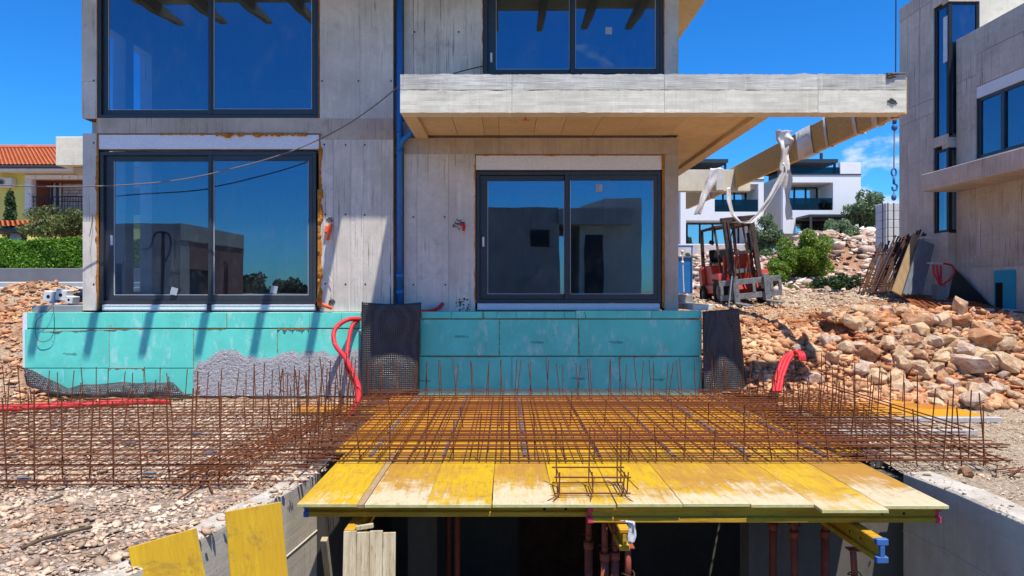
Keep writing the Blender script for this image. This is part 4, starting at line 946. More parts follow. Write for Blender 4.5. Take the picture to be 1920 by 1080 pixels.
# loose bars
def loose(label, pts, r=.008, mat='rust', nm='loose_rebar', cat='rebar'): tag(MB().tube(pts, r, 6).build(nm, mat, None, smooth=True, origin=pts[0]), label, cat)
g0 = lambda px, py, dz=.0: P(px, py, 1.75*F/(py-540))+Vector((0, 0, dz))
loose('loose rusty bar poking out of the front of the left mat', [g0(335,940,.02), g0(372,915,.03), g0(400,880,.06)], .009)
loose('short rusty hook beside the poking bar at the left mat', [g0(372,915,.02), g0(390,908,.03), g0(398,925,.01)], .008)
loose('long brown stick lying on the gravel in the lower left', [g0(40,1034,.02), g0(80,1022,.04), g0(130,1010,.05), g0(172,996,.03)], .012, 'bark', 'stick', 'stick')
loose('short dark stick on the gravel above the long one', [g0(85,945,.02), g0(118,935,.03)], .009, 'bark', 'stick', 'stick')
for k, (a, b_) in enumerate((((1868,884),(1905,880)),((1880,892),(1925,883)),((1895,895),(1918,880)),((1890,898),(1912,903)),((1905,893),(1930,893)))):
    loose('short rusty rebar offcut lying with others on the sand at the right edge', [g0(*a, .015+.006*k), g0(*b_, .015+.006*k)], .007)
    bpy.data.objects[-1 if False else [o.name for o in bpy.data.objects if o.name.startswith('loose_rebar')][-1]]['group'] = 'rebar offcuts on the sand'
loose('thin bar lying across the stone at the right mat corner', [g0(1790,862,.05), g0(1870,878,.03), g0(1868,893,.01)], .006)
# flat rusty mesh lying on the plateau
fm = thing('flat_mesh', 'flat rusty welded mesh lying on the sandy plateau behind the tall boulder', 'wire mesh', (8.2, 13, 1.4))
def fmp(u, v): x = 7.85+u*2.3+v*1.5; y = 12.75-u*2.7+v*3.6; return (x, y, float(height(x, y))+.07+.03*math.sin(u*5+v*3))
for k in range(30):
    t = k/29
    for h_ in (0, 1): bar(fm, fmp(t, h_*.5), fmp(t, h_*.5+.5), .013)
    for h_ in (0, 1): bar(fm, fmp(h_*.5, t), fmp(h_*.5+.5, t), .013)
for o in list(fm.children): o.data = rb_mesh
# ================================================================ hoses and cables
def smoothp(pts, n=10):
    pts = [Vector(p) for p in pts]; out = []
    for i in range(len(pts)-1):
        p0, p1, p2, p3 = pts[max(i-1,0)], pts[i], pts[i+1], pts[min(i+2,len(pts)-1)]
        for k in range(n):
            t = k/n; out.append(.5*((2*p1)+(-p0+p2)*t+(2*p0-5*p1+4*p2-p3)*t*t+(-p0+3*p1-3*p2+p3)*t**3))
    return out+[pts[-1]]
def hose(label, pts, r, mat='red_hose', nm='corrugated_hose', cat='hose', group=None, rib=True):
    pp = smoothp(pts, 16 if rib else 8); rs = [r*(1+.10*(k % 2)) for k in range(len(pp))] if rib else r
    return tag(MB().tube(pp, rs, 8).build(nm, mat, None, smooth=True, origin=pts[0]), label, cat, group)
hose('pink-red corrugated hose looping out left of the pair at the house corner', [P(675,598,10.86), P(650,600,10.7), P(628,618,10.55), P(628,645,10.4), P(648,672,10.2), P(662,700,9.9), P(674,735,9.5), P(660,775,9.1)], .034)
hose('straighter pink-red corrugated hose right of the pair at the house corner', [P(672,600,10.86), P(660,612,10.75), P(652,650,10.55), P(650,690,10.2), P(668,725,9.7), P(668,755,9.3), P(652,782,8.95)], .031)
hose('long red hose lying on the gravel at the foot of the left plinth', [(-9.5,9.0,.02), (-7.6,9.25,.0), (-6.0,9.75,.0), (-5.2,9.95,.01), (-4.9,9.95,.0)], .035)
hose('thinner red hose lying just behind the long one on the left', [(-9.5,9.25,.0), (-7.6,9.55,-.01), (-6.0,9.95,.0), (-5.5,10.1,.0)], .03)
hose('short red hose stub on the ledge between the membrane and the door', [P(788,584,10.9), P(806,583,10.95), P(822,578,11.02), P(830,569,11.1)], .028)
hose('orange hose stub sticking out of the wall left of the pipe', [P(620,420,10.98), P(617,434,10.93), P(614,450,10.92)], .03, 'orange_hose', rib=False)
hose('second orange stub beside the first on the wall', [P(613,424,10.98), P(611,436,10.95)], .026, 'orange_hose', rib=False)
hose('orange-red hose bent round the foot of the pier by the left door', [P(622,578,10.93), P(612,574,10.88), P(600,568,10.9), P(596,562,10.98)], .026, 'orange_hose')
hose('small red cable stub hanging from the knocked-out hole in the wall', [P(862,420,11.12), P(870,422,11.05), P(869,433,11.03)], .022, 'red_hose', rib=False)
hose('thin white wire hanging from the wall beneath the orange stub', [P(618,500,10.96), P(611,508,10.95), P(622,530,10.95), P(619,560,10.95)], .006, 'white_plastic', 'wire', 'wire', rib=False)
for k, d in enumerate((-.07, 0, .07)):
    hose('red hose curving out of the rubble beside the right rebar mat, %s of three' % ('leftmost', 'middle', 'rightmost')[k], [P(1456+d*90,735,10.0), P(1462+d*90,705,10.25), P(1475+d*90,672,10.5), P(1492+d*60,660,10.6), P(1502+d*60,664,10.4), P(1504+d*60,676,10.35)], .026)
hose('black overhead cable sagging across the house front', [P(-250,330,9.6), P(0,347,10.2), P(180,349,10.6), P(330,338,10.6), P(460,310,10.6), P(560,278,10.6), P(640,240,10.6), P(700,200,10.5), P(752,158,10.4)], .010, 'cable_grey', 'overhead_cable', 'cable', rib=False)
hose('short end of black cable rising over the canopy to the upper window', [P(850,138,10.9), P(875,131,11.0), P(905,124,11.1)], .008, 'black_plastic', 'overhead_cable', 'cable', rib=False)
hose('loop of thin dark wire dangling over the left plinth', [P(100,570,10.84), P(88,585,10.8), P(70,600,10.8), P(66,622,10.82), P(75,640,10.83), P(95,635,10.83), P(102,610,10.82), P(100,575,10.82)], .004, 'black_plastic', 'wire', 'wire', rib=False)
hose('thin nail wire standing on the left pier of the lower door', [P(174,403,10.98), P(172,420,10.93), P(168,443,10.9)], .005, 'black_plastic', 'wire', 'wire', rib=False)
tag(MB().bar(P(1372,412,13.1), P(1352,574,13.1), .03, .03).build('marker_pole', 'white_plastic', None), 'thin pale pole standing before the forklift at the plinth corner', 'pole') if False else None

# ================================================================ glulam beam with film
GB = [(PX(1694,9.7), 9.72), (PX(1272,21.4), 21.4)]
gb_z = PZ(213, 9.7)
gl = thing('wrapped_timber_beam', 'long timber beam running back from the canopy corner, film still wrapped on it', 'beam', (GB[0][0], 9.72, gb_z))
MB().bar((GB[0][0]+.02, GB[0][1], gb_z+.26), (GB[0][0]+.02, GB[1][1], gb_z+.26), .52, .09, (1,0,0)).build('beam_core', 'osb', gl, bevel=.004)
bx = GB[0][0]+.02
def wrap(y, wd, seed):
    mb = MB(); n = 10; vs = []; fs = []
    prof = [(-.27,.0),(-.275,-.055),(0,-.062),(.275,-.055),(.285,0),(.275,.055),(0,.062),(-.275,.055)]
    for i in range(n+1):
        yy = y+wd*(i/n-.5)
        for k, (pz_, px2) in enumerate(prof):
            q_ = mnoise.noise((i*.9, k*1.3, seed))*.022; vs.append((bx+px2*(1.05+q_*4), yy+.07*mnoise.noise((k*.7, seed, 0))+pz_*.3, gb_z+.26+pz_*(1.0+q_)))
    m_ = len(prof)
    for i in range(n):
        for k in range(m_): fs.append((i*m_+k, (i+1)*m_+k, (i+1)*m_+(k+1)%m_, i*m_+(k+1)%m_))
    MB().add(vs, fs).build('film_wrap', 'film', gl, smooth=True)
for i, (y, wd) in enumerate(((10.05,.12),(10.45,.16),(11.0,.10),(12.0,.08),(12.7,.34),(13.0,.36),(18.9,.16))): wrap(y, wd, i*3.7)
rag('film_ribbon', 'wide white film hanging straight down from the timber beam', [(bx, 12.9, 2.5), (bx+.02, 12.85, 2.0), (bx+.1, 12.85, 1.6), (bx+.1, 12.8, 1.32)], (.22, .12), seed=5, nu=30) if False else None
def R_(px, py): return P(px, py, 13.2)
rag('film_ribbon', 'white film ribbon hanging straight down from the bunch on the beam', [R_(1474,305), R_(1477,335), R_(1477,370), R_(1482,412)], (.16,.12), seed=5, nu=30)
rag('film_ribbon', 'looping white film ribbon sagging from the bunch to the beam end', [R_(1474,310), R_(1462,340), R_(1445,370), R_(1425,400), R_(1405,418), R_(1388,418), R_(1374,402), R_(1366,375), R_(1366,352)], (.13,.07), seed=8, nu=60)
rag('film_bunch', 'thick bunch of white film tied round the timber beam', [R_(1470,245), R_(1472,262), R_(1472,285), R_(1470,322)], (.34,.16), seed=11, nu=30)
rag('film_rag', 'torn film rag hanging at the far end of the concrete cross beam', [P(1342,315,16.4), P(1330,345,16.4), P(1318,375,16.4), P(1308,402,16.4)], (.25,.15), seed=14, nu=30)
tag(MB().box(PX(1343,16.6), PX(1358,16.6), 16.6, 16.68, PZ(357,16.6), PZ(316,16.6)).build('bracket_plate', 'white_plastic', None, bevel=.01), 'pale bracket plate where timber beam meets the concrete cross beam', 'bracket')
# crane chain
ck = thing('crane_hook', 'blue crane hook tackle hanging on a thin cable before the far concrete house', 'crane hook', P(1677, 370, 13))
HD = 12.4
MB().cyl(P(1684,-900,HD), P(1679,210,HD), .010, 6).build('cable', 'black_plastic', ck); MB().cyl(P(1678,210,HD), P(1677,232,HD), .035, 10).build('socket', 'cap_blue', ck, smooth=True)
mb = MB(); sphere(mb, P(1677,239,HD), .05, 0, 10, 7, 1.3); mb.build('upper_swivel', 'cap_blue', ck, smooth=True)
MB().cyl(P(1677,246,HD), P(1676,315,HD), .014, 8).build('sling', 'galv', ck)
mb = MB(); pts = [P(1676+4.5*math.sin(a), 323-7*math.cos(a), HD) for a in np.linspace(0, 6.28, 16)]; MB().tube(pts, .016, 7).build('ring', 'cap_blue', ck, smooth=True)
MB().cyl(P(1676,330,HD), P(1676,345,HD), .022, 8).build('shank', 'cap_blue', ck, smooth=True)
MB().tube(smoothp([P(1676,344,HD), P(1682,348,HD), P(1680,356,HD), P(1674,356,HD), P(1673,350,HD)], 5), .018, 7).build('hook', 'cap_blue', ck, smooth=True)
mb = MB(); sphere(mb, P(1676,370,HD), .045, 0, 10, 7, 1.4); mb.build('lower_swivel', 'cap_blue', ck, smooth=True); MB().cyl(P(1676,355,HD), P(1676,366,HD), .012, 8).build('link', 'galv', ck)

# ================================================================ boulders
def rockmesh(seed, mat, flat=.75, sub=1):
    random.seed(seed); bm = bmesh.new()
    for k in range(20):
        v = Vector((random.gauss(0,1), random.gauss(0,1), random.gauss(0,1))).normalized()*random.uniform(.8, 1.1); v.z *= flat; v.y *= .85; bm.verts.new(v)
    r_ = bmesh.ops.convex_hull(bm, input=bm.verts); 
    bmesh.ops.delete(bm, geom=[v for v in bm.verts if not v.link_faces], context='VERTS')
    bmesh.ops.dissolve_limit(bm, angle_limit=R(12), verts=bm.verts, edges=bm.edges)
    bmesh.ops.bevel(bm, geom=list(bm.edges), offset=.035, segments=1, affect='EDGES', profile=.5, clamp_overlap=True)
    bmesh.ops.triangulate(bm, faces=bm.faces)
    bmesh.ops.subdivide_edges(bm, edges=list(bm.edges), cuts=1, use_grid_fill=True)
    for v in bm.verts:
        n_ = mnoise.noise(v.co*2.1+Vector((seed,0,0))); n2 = mnoise.noise(v.co*5.5+Vector((0,seed,0))); v.co *= 1+.10*n_+.05*n2
    bmesh.ops.recalc_face_normals(bm, faces=bm.faces)
    me = bpy.data.meshes.new('boulder'); bm.to_mesh(me); bm.free(); me.materials.append(M[mat]); return me
RM = [rockmesh(k*7+3, ('stone_a','stone_b','stone_c','stone_d')[k % 4], random.uniform(.55, .85)) for k in range(16)]
random.seed(21)
def boulder(x, y, s, label, group=None, dz=.0, me=None, rot=None, scl=(1,1,1)):
    o = bpy.data.objects.new('boulder', me or random.choice(RM)); COL.objects.link(o)
    o.location = (x, y, float(height(x, y))+dz*s+.3*s); o.rotation_euler = rot or (random.uniform(-.5,.5), random.uniform(-.5,.5), random.uniform(0, 6.28)); o.scale = (s*scl[0], s*scl[1], s*scl[2])
    return tag(o, label, 'boulder', group)
def hit(px, py):
    """first point of the terrain on the line of sight"""
    for D in np.arange(9, 40, .04):
        x, z = PX(px, D), PZ(py, D)
        if float(height(x, D)) >= z: return x, D
    return PX(px, 14), 14
named = [((1800,580),.26,'tall smooth tan boulder standing upright on top of the heap',None,(.2,-.35,.2),(.62,.6,1.55)),
 ((1835,632),.36,'largest brown boulder near the right end of the heap','b',None,(1.25,1,.85)),
 ((1718,598),.27,'broad pinkish boulder just left of the upright tan one','b',None,(1.2,1,1)),
 ((1765,602),.21,'pale blocky boulder directly below the upright tan one','a',None,(1,1,1)),
 ((1722,622),.22,'cream boulder in the middle of the heap','d',None,(1,1,1)),
 ((1765,640),.2,'yellowish wedge boulder in front of the large brown one','d',None,(1.2,1,.7)),
 ((1601,603),.24,'large cream boulder at the upper left of the heap','d',None,(1,1,1)),
 ((1620,578),.22,'long pale boulder at the far upper left rim of the heap','a',None,(1.3,1,.8)),
 ((1547,640),.18,'grey-violet boulder at the left foot of the heap','c',None,(1,1,1)),
 ((1602,650),.17,'flat white-grey boulder right of the grey-violet one','c',None,(1.2,1,.7)),
 ((1705,635),.19,'pink and white split boulder lower in the heap centre','b',None,(1.2,1,.8)),
 ((1725,672),.24,'dark ridged boulder in the lower centre of the heap','b',None,(1.3,1,.75)),
 ((1810,685),.30,'long grey-brown boulder low at the right of the heap','c',None,(1.5,1,.7)),
 ((1885,682),.27,'wide pale boulder at the right edge of the heap','a',None,(1.5,1,.8)),
 ((1525,705),.2,'white flat-faced boulder at the lower left of the heap','c',None,(1,1,1)),
 ((1665,645),.2,'creamy angular boulder left of the split one','a',None,(1,1,1)),
 ((1905,740),.2,'pale boulder at the lower right, close to the sand','d',None,(1.2,1,.8))]
for (pp, s, l, k, rot, scl) in named:
    x, y = hit(pp[0], pp[1]+s*60); me = RM[{'a':0,'b':1,'c':2,'d':3,None:3}[k]+4*random.randint(0,3)] if k else RM[0]
    boulder(x, y, s, l, me=me, rot=rot, scl=scl, dz=.35 if k is None else .1)
cnt = 0
while cnt < 225:
    px = random.gauss(1720, 120); py = random.uniform(585, 770)
    if px < 1470 or px > 1990 or (px < 1560 and py < 620): continue
    if py > 735 and px < 1740: continue
    x, y = hit(px, py)
    if y > 13.2 or y < 9.75: continue
    s_ = min(.22, random.lognormvariate(-2.12, .38))*.95; mi = random.randint(0, 15)
    lab = '%s %s limestone lump in the boulder heap, %s %s' % ('big' if s_ > .15 else 'middling' if s_ > .105 else 'small', ('tan', 'rust-brown', 'greyish pink', 'cream')[mi % 4], 'high up' if py < 640 else 'halfway down' if py < 700 else 'low down', 'on its left' if px < 1610 else 'left of its centre' if px < 1700 else 'right of its centre' if px < 1800 else 'on its right')
    boulder(x, y, s_, lab, 'limestone lumps of the boulder heap', dz=random.uniform(-.2, .5), me=RM[mi]); cnt += 1
for (px, py, s, l) in ((1812,890,.09,'brown stone propping the front corner of the right mat'),(1160,0,0,''),): 
    if s: x, y = PX(px, 1.75*F/(py-540)), 1.75*F/(py-540); boulder(x, y, s, l, me=RM[1])
for k in range(32):
    px = random.uniform(1400, 1560); py = random.uniform(590, 735); x, y = hit(px, py)
    boulder(x, y, random.uniform(.04,.09), 'small tan rock on the rubble slope between the membrane and the boulder heap', 'small rocks on the rubble slope')
for (px, py, s, l) in ((170,975,.06,'whitish flat stone on the lower left gravel'),(30,988,.04,'orange stone on the gravel near the left edge'),(485,915,.05,'brown stone on the gravel near the left ramp crown'),(110,955,.05,'reddish stone on the gravel at lower left')):
    D = 1.75*F/(py-540); boulder(PX(px, D), D, s, l, me=RM[2 if 'whit' in l else 1], scl=(1.3,1,.6))
# left soil heap and blocks
for k in range(24):
    px = random.uniform(10, 160); py = random.uniform(520, 600); x, y = hit(px, py)
    boulder(x, y, random.uniform(.05, .13), 'brown clod in the soil heap beside the left ledge', 'clods of the soil heap', me=RM[random.choice((0,1,3))+4*random.randint(0,3)])
for (px, py, l) in ((98,556,'left whitish concrete block with a round hole on the ledge'),(121,553,'right whitish concrete block with a round hole on the ledge'),(136,562,'small concrete block with a hole behind the pale pair')):
    c = P(px, py, 11.3); t = thing('holed_block', l, 'concrete block', c); s_ = .09 if px < 130 else .06
    MB().obox(c, (s_*2, .2, s_*2), Matrix.Rotation(.15, 3, 'Y')).build('block', 'white_plastic', t, bevel=.01); MB().cyl(c+Vector((0,-.103,0)), c+Vector((0,-.09,0)), s_*.33, 12).build('hole', 'hole_shade', t)  # the hole is a dark disc, its shade put into the colour
rag('film_scrap', 'white and red scrap of film on the holed blocks', [P(92,565,11.15), P(104,571,11.1), P(122,570,11.1)], .07, seed=4, nu=12)
for k, (py, l) in enumerate(((566,'lower dark board wedged behind the holed blocks'),(558,'upper dark board wedged behind the holed blocks'))):
    plank('dark_board', l, P(128,py,11.6), P(157,py-6,11.6), .03, .1, 'grey_board')
# ================================================================ forklift
FD = 16.4; fxp = PX(1392, FD); fz = float(height(fxp, FD))
fk = thing('forklift', 'worn red forklift truck with a bare rusty mast parked on the gravel yard', 'forklift', (fxp+.05, FD+.5, fz-.03)); fk.rotation_euler = (Matrix.Rotation(R(-6), 4, 'Y')@Matrix.Rotation(math.atan2(-1, .0), 4, 'Z')).to_euler(); ORG[fk.name] = Vector((0,0,0))
def fp(mb, name, mat, par=fk, **k): o = mb.build(name, mat, par, **k); o.location = (0,0,0); ORG[o.name] = Vector((0,0,0)); return o
fp(MB().prism([(-1.25,.28),(-1.3,.75),(-1.2,1.02),(-.45,1.02),(-.35,.62),(.55,.58),(.62,.35),(.4,.22),(-1.0,.22)], 'y', -.42, .42), 'body', 'forklift_red', bevel=.03)
fp(MB().box(-1.32, -.95, -.52, .52, .3, 1.0), 'counterweight', 'forklift_red', bevel=.06)
for s_ in (-1, 1): fp(MB().prism([(.05,.62),(.1,.80),(.62,.80),(.7,.45),(.6,.45),(.5,.66),(.15,.68)], 'y', s_*.42, s_*.60), 'mudguard', 'forklift_red', bevel=.01)
for s_ in (-1, 1): fp(MB().box(-.9, .1, s_*.42, s_*.52, .30, .52), 'side_step', 'forklift_red', bevel=.02)
fp(MB().prism([(.35,.6),(.45,1.2),(.36,1.24),(.2,.6)], 'y', -.36, .36), 'dashboard', 'forklift_red', bevel=.02)
fp(MB().box(-1.0, -.5, -.30, .30, 1.02, 1.10).box(-1.0, -.88, -.28, .28, 1.10, 1.42), 'driver_seat', 'black_plastic', bevel=.03)
fp(MB().box(-.40, -.30, -.40, -.05, 1.0, 1.06), 'yellow_tray', 'forklift_yellow')
sw_ = [Vector((.12+.0*0, .17*math.cos(a), 1.28+.17*math.sin(a)*.5))+Vector((-.17*math.sin(a)*.8, 0, 0)) for a in np.linspace(0, 6.28, 18)]
fp(MB().tube(sw_, .014, 6).cyl((.12,0,1.28), (.34,0,1.1), .02, 6), 'steering_wheel', 'black_plastic', smooth=True)
for (x, s_, r_, w_) in ((.45, -1, .34, .22), (.45, 1, .34, .22), (-.9, -1, .26, .18), (-.9, 1, .26, .18)):
    o = MB(); c = Vector((x, s_*.5, r_)); ax = Vector((0, s_, 0))
    pr_ = [(r_*.6,-w_/2),(r_*.92,-w_/2),(r_,-w_*.34),(r_,w_*.34),(r_*.92,w_/2),(r_*.6,w_/2)]; n = 24; vs = []; fs = []
    for i in range(n):
        a = 2*math.pi*i/n; k_ = 1+.02*(i % 2)
        for (rr, yy) in pr_: vs.append(c+Vector((rr*k_*math.cos(a), yy, rr*k_*math.sin(a))))
    for i in range(n):
        for j in range(6): fs.append((i*6+j, i*6+(j+1)%6, ((i+1)%n)*6+(j+1)%6, ((i+1)%n)*6+j))
    wh = fp(o.add(vs, fs), 'wheel', 'rubber'); rm = MB().cyl(c-ax*w_*.3, c+ax*w_*.36, r_*.6, 16).cyl(c+ax*w_*.36, c+ax*w_*.46, r_*.22, 10)
    rr = rm.build('rim', 'steel_grey', wh); rr.location = (0,0,0)
tl = -.10   # mast leans back
def mp(x, y, z): return Vector((x+tl*(z-.3), y, z))
for s_ in (-1, 1):
    fp(MB().bar(mp(.86, s_*.33, .08), mp(.86, s_*.33, 2.08), .06, .07, (0,1,0)).bar(mp(.80, s_*.355, .08), mp(.80, s_*.355, 2.08), .07, .03, (0,1,0)), 'mast_upright', 'mast_steel', bevel=.006)
    fp(MB().bar(mp(.90, s_*.27, .12), mp(.90, s_*.27, 2.02), .045, .05, (0,1,0)), 'inner_mast_upright', 'mast_steel', bevel=.006)
    fp(MB().cyl(mp(.74, s_*.22, .3), mp(.74, s_*.22, 1.7), .035, 10), 'lift_cylinder', 'mast_steel', smooth=True)
    fp(MB().tube([mp(.80, s_*.12, .5), mp(.80, s_*.12, 1.95)], .02, 6), 'lift_chain', 'rust_dark')
    fp(MB().cyl((.2, s_*.3, .9), mp(.78, s_*.33, .75), .03, 8), 'tilt_cylinder', 'steel_grey', smooth=True)
    fp(MB().tube(smoothp([mp(.78, s_*.1, 1.9), mp(.6, s_*.2, 1.5), mp(.7, s_*.3, 1.2), mp(.5, s_*.25, .9)], 8), .014, 6), 'hydraulic_hose', 'black_plastic', smooth=True)
fp(MB().bar(mp(.84, -.42, 2.05), mp(.84, .42, 2.05), .10, .12), 'mast_crosshead', 'mast_steel', bevel=.01)
fp(MB().bar(mp(.80, -.36, 1.25), mp(.80, .36, 1.25), .05, .08), 'mast_crossbar', 'mast_steel'); fp(MB().bar(mp(.80, -.36, .22), mp(.80, .36, .22), .08, .12), 'mast_crossbar', 'mast_steel')
fp(MB().bar((.6,-.3,.82), (.62,.3,.82), .04, .1), 'grille_bar', 'steel_grey')
# overhead guard
for s_ in (-1, 1):
    fp(MB().bar((.42, s_*.44, .62), (.15, s_*.42, 1.92), .05, .05), 'guard_post', 'mast_steel', bevel=.005); fp(MB().bar((-1.05, s_*.44, 1.0), (-.95, s_*.42, 1.92), .08, .06), 'guard_post', 'mast_steel', bevel=.005)
    fp(MB().bar((-1.1, s_*.42, 1.93), (.32, s_*.42, 1.93), .06, .06), 'guard_rail', 'rust_dark', bevel=.005)
for k in range(6): fp(MB().bar((-.98+k*.22, -.42, 1.95), (-.98+k*.22, .42, 1.95), .025, .05), 'guard_slat', 'rust_dark')
# carriage and forks
for z in (.16, .50): fp(MB().box(.98, 1.03, -.72, .72, z, z+.13), 'carriage_bar', 'steel_grey', bevel=.006)
for y in (-.70, -.45, .05, .46, .66): fp(MB().box(.975, 1.035, y, y+.07, .29, .50), 'carriage_plate', 'steel_grey', bevel=.004)
for s_ in (-.42, .30): fp(MB().prism([(1.04,.05),(1.04,.70),(1.09,.70),(1.10,.09),(1.85,.06),(1.85,.03)], 'y', s_, s_+.13), 'fork', 'steel_grey', bevel=.006)
for s_ in (-1, 1): fp(MB().cyl((.1, s_*.46, 1.55), (.05, s_*.54, 1.6), .05, 10), 'work_lamp', 'black_plastic')
# blue site cabin and bits behind the house corner
D = 15.2; cb = thing('blue_site_cabinet', 'blue metal site cabinet standing behind the right corner of the house', 'cabinet', P(1283, 548, D))
cb_z0, cb_z1 = PZ(550, D), PZ(462, D); MB().box(PX(1240, D), PX(1298, D), D, D+.8, cb_z0, cb_z1-.22).build('body', 'blue_pipe', cb, bevel=.01)
for px in (1262, 1297): MB().box(PX(px, D)-.012, PX(px, D)+.012, D-.03, D-.002, cb_z0, cb_z1).build('frame_post', 'blue_pipe', cb)
MB().box(PX(1240, D), PX(1299, D), D-.035, D-.003, cb_z1-.02, cb_z1+.02).build('top_rail', 'blue_pipe', cb); MB().box(PX(1240, D), PX(1298, D), D-.03, D-.003, cb_z1-.25, cb_z1-.22).build('rail', 'grey_spacer', cb)
st = thing('stand_pipe', 'thin white stand pipe with two knobs in front of the blue cabinet', 'pipe', P(1281, 548, 14)); MB().cyl(P(1282,548,14), P(1279,470,14), .015, 8).build('tube', 'white_plastic', st)
for py in (472, 492): mb = MB(); sphere(mb, P(1279.5, py, 14), .035, 0, 8, 6); mb.build('knob', 'white_plastic', st, smooth=True)
tag(MB().box(PX(1272, 12.4), PX(1300, 12.4), 12.4, 12.7, PZ(573, 12.4), PZ(553, 12.4)).build('grey_block', 'concrete_block', None, bevel=.01, origin=P(1286, 573, 12.4)), 'grey concrete block set on the ledge below the blue cabinet', 'concrete block')
tag(MB().bar(P(1372, 518, 12.1), P(1366, 576, 12.1), .035, .02).build('steel_strip', 'galv', None, origin=P(1366,576,12.1)), 'pale steel strip standing upright at the ledge end before the forklift', 'strip')

# ================================================================ second concrete house on the right
b2 = thing('far_concrete_house', 'raw concrete house with a dark corner window at the right edge of the picture', 'house', (10.5, 14, 1.4))
XT, XB, YT = 10.02, 10.20, 15.49
def xwall(x, y0, y1, z0, z1, ys=(), zs=(), th=.25, mat='concrete_far'):
    Y_ = [y0]+sorted(v for v in ys if y0 < v < y1)+[y1]; Z_ = [z0]+sorted(v for v in zs if z0 < v < z1)+[z1]
    MB().box(x+.02, x+th, y0+.01, y1-.01, z0+.002, z1-.002).build('wall_core', 'joint_dark', b2)
    for i in range(len(Y_)-1):
        for k in range(len(Z_)-1): MB().box(x+random.uniform(-.004,.004), x+.03, Y_[i]+.004, Y_[i+1]-.004, Z_[k]+.004, Z_[k+1]-.004).build('wall_panel', mat, b2, bevel=.003)
yy = lambda px, X_: X_*F/(px-950)
gz = 1.2; ztop = PZ(-48, 15.5)
xwall(XT, yy(1750, XT), yy(1686, XT), gz, ztop, ys=[yy(1702, XT), yy(1724, XT)], zs=[PZ(212, yy(1686, XT))-.35, PZ(212, yy(1686, XT)), PZ(43, yy(1686, XT))])
xwall(XT, YT+.02, yy(1750, XT), gz, PZ(437, 15.9)); xwall(XT, YT+.02, yy(1750, XT), PZ(276, 15.9), PZ(257, 15.9)); xwall(XT, YT+.02, yy(1750, XT), PZ(2, 15.6), ztop)
for za_, zb__ in ((gz, PZ(437, 15.5)), (PZ(276, 15.5), PZ(257, 15.5))): MB().box(XT+.02, 10.80, YT+.01, YT+.25, za_, zb__).build('wall_panel', 'concrete_far', b2)
MB().box(10.74, 14.5, YT+.012, YT+.25, PZ(250, 15.5), ztop).build('front_wall', 'concrete_canopy', b2); MB().box(XT+.02, 10.74, YT+.012, YT+.25, PZ(2, 15.5), ztop).build('front_wall', 'concrete_far', b2)
MB().box(XT+.3, 14.5, YT+.3, 17.3, ztop-.2, ztop).box(14.3, 14.5, YT+.3, 17.3, gz, ztop-.2).box(XT+.3, 14.3, 17.1, 17.4, gz, ztop-.2).box(XT+.3, 14.3, YT+.3, 17.1, PZ(276,15.5), PZ(257,15.5)).build('inner_shell', 'concrete_far', b2)
MB().box(XT+.28, XT+.34, 16.2, 17.1, gz, ztop-.2).build('inner_wall', 'concrete_far', b2)
for (pa, pb) in ((257, 4), (437, 276)):
    z0, z1 = PZ(pa, 15.6)+.02, PZ(pb, 15.6)-.02
    f = MB().box(XT+.03, XT+.09, 15.94, 16.0, z0, z1).box(XT+.03, XT+.11, YT+.03, YT+.11, z0, z1).box(10.68, 10.73, YT+.03, YT+.09, z0, z1).box(XT+.04, XT+.08, YT+.11, 15.94, z0, z0+.06).box(XT+.04, XT+.08, YT+.11, 15.94, z1-.06, z1).box(XT+.11, 10.68, YT+.04, YT+.08, z0, z0+.06).box(XT+.11, 10.68, YT+.04, YT+.08, z1-.06, z1).build('window', 'anthracite_dark', b2)
    MB().box(XT+.055, XT+.058, YT+.112, 15.938, z0+.062, z1-.062).build('pane', 'window_glass', f); MB().box(XT+.112, 10.678, YT+.055, YT+.058, z0+.062, z1-.062).build('pane', 'window_glass', f)
    if pa == 257: MB().box(XT+.02, XT+.028, 15.56, 15.70, z0+1.7, z1-.3).build('protective_strip', 'film', f)
    MB().box(XT+.01, XT+.14, YT+.11, 15.94, z0-.06, z0-.003).build('sill', 'white_sill', f) if pa == 437 else None
zt = PZ(75, 15.49); w0, w1 = PZ(298, 14.84), PZ(185, 14.84); wy1 = 14.84; wy0 = 11.0
xwall(XB, wy1, YT, gz, zt, ys=[yy(1802, XB)+.001], zs=[PZ(150, 15.2)]); xwall(XB, 6, wy1, w1+.25, zt, ys=[13.2, 11, 8.5], zs=[(w1+zt)/2+.2]); xwall(XB, 6, wy1, gz-.3, w0, ys=[14.05, 13.2, 12.2, 11, 9], zs=[PZ(350, 14.8)])
MB().box(XB+.012, XB+.2, wy0, wy1, w1+.0, w1+.245).build('shutter_box', 'white_box', b2, bevel=.004)
f = MB().box(XB+.05, XB+.12, wy1-.07, wy1-.002, w0, w1).box(XB+.05, XB+.12, wy0, wy1-.07, w1-.07, w1-.002).box(XB+.05, XB+.12, wy0, wy1-.07, w0, w0+.07).box(XB+.04, XB+.12, 14.05, 14.15, w0+.07, w1-.07).box(XB+.04, XB+.12, 12.4, 12.5, w0+.07, w1-.07).build('window', 'anthracite', b2)
for a_, b_ in ((14.15, wy1-.07), (12.5, 14.05), (wy0, 12.4)): MB().box(XB+.08, XB+.083, a_+.002, b_-.002, w0+.072, w1-.072).build('pane', 'window_glass', f)
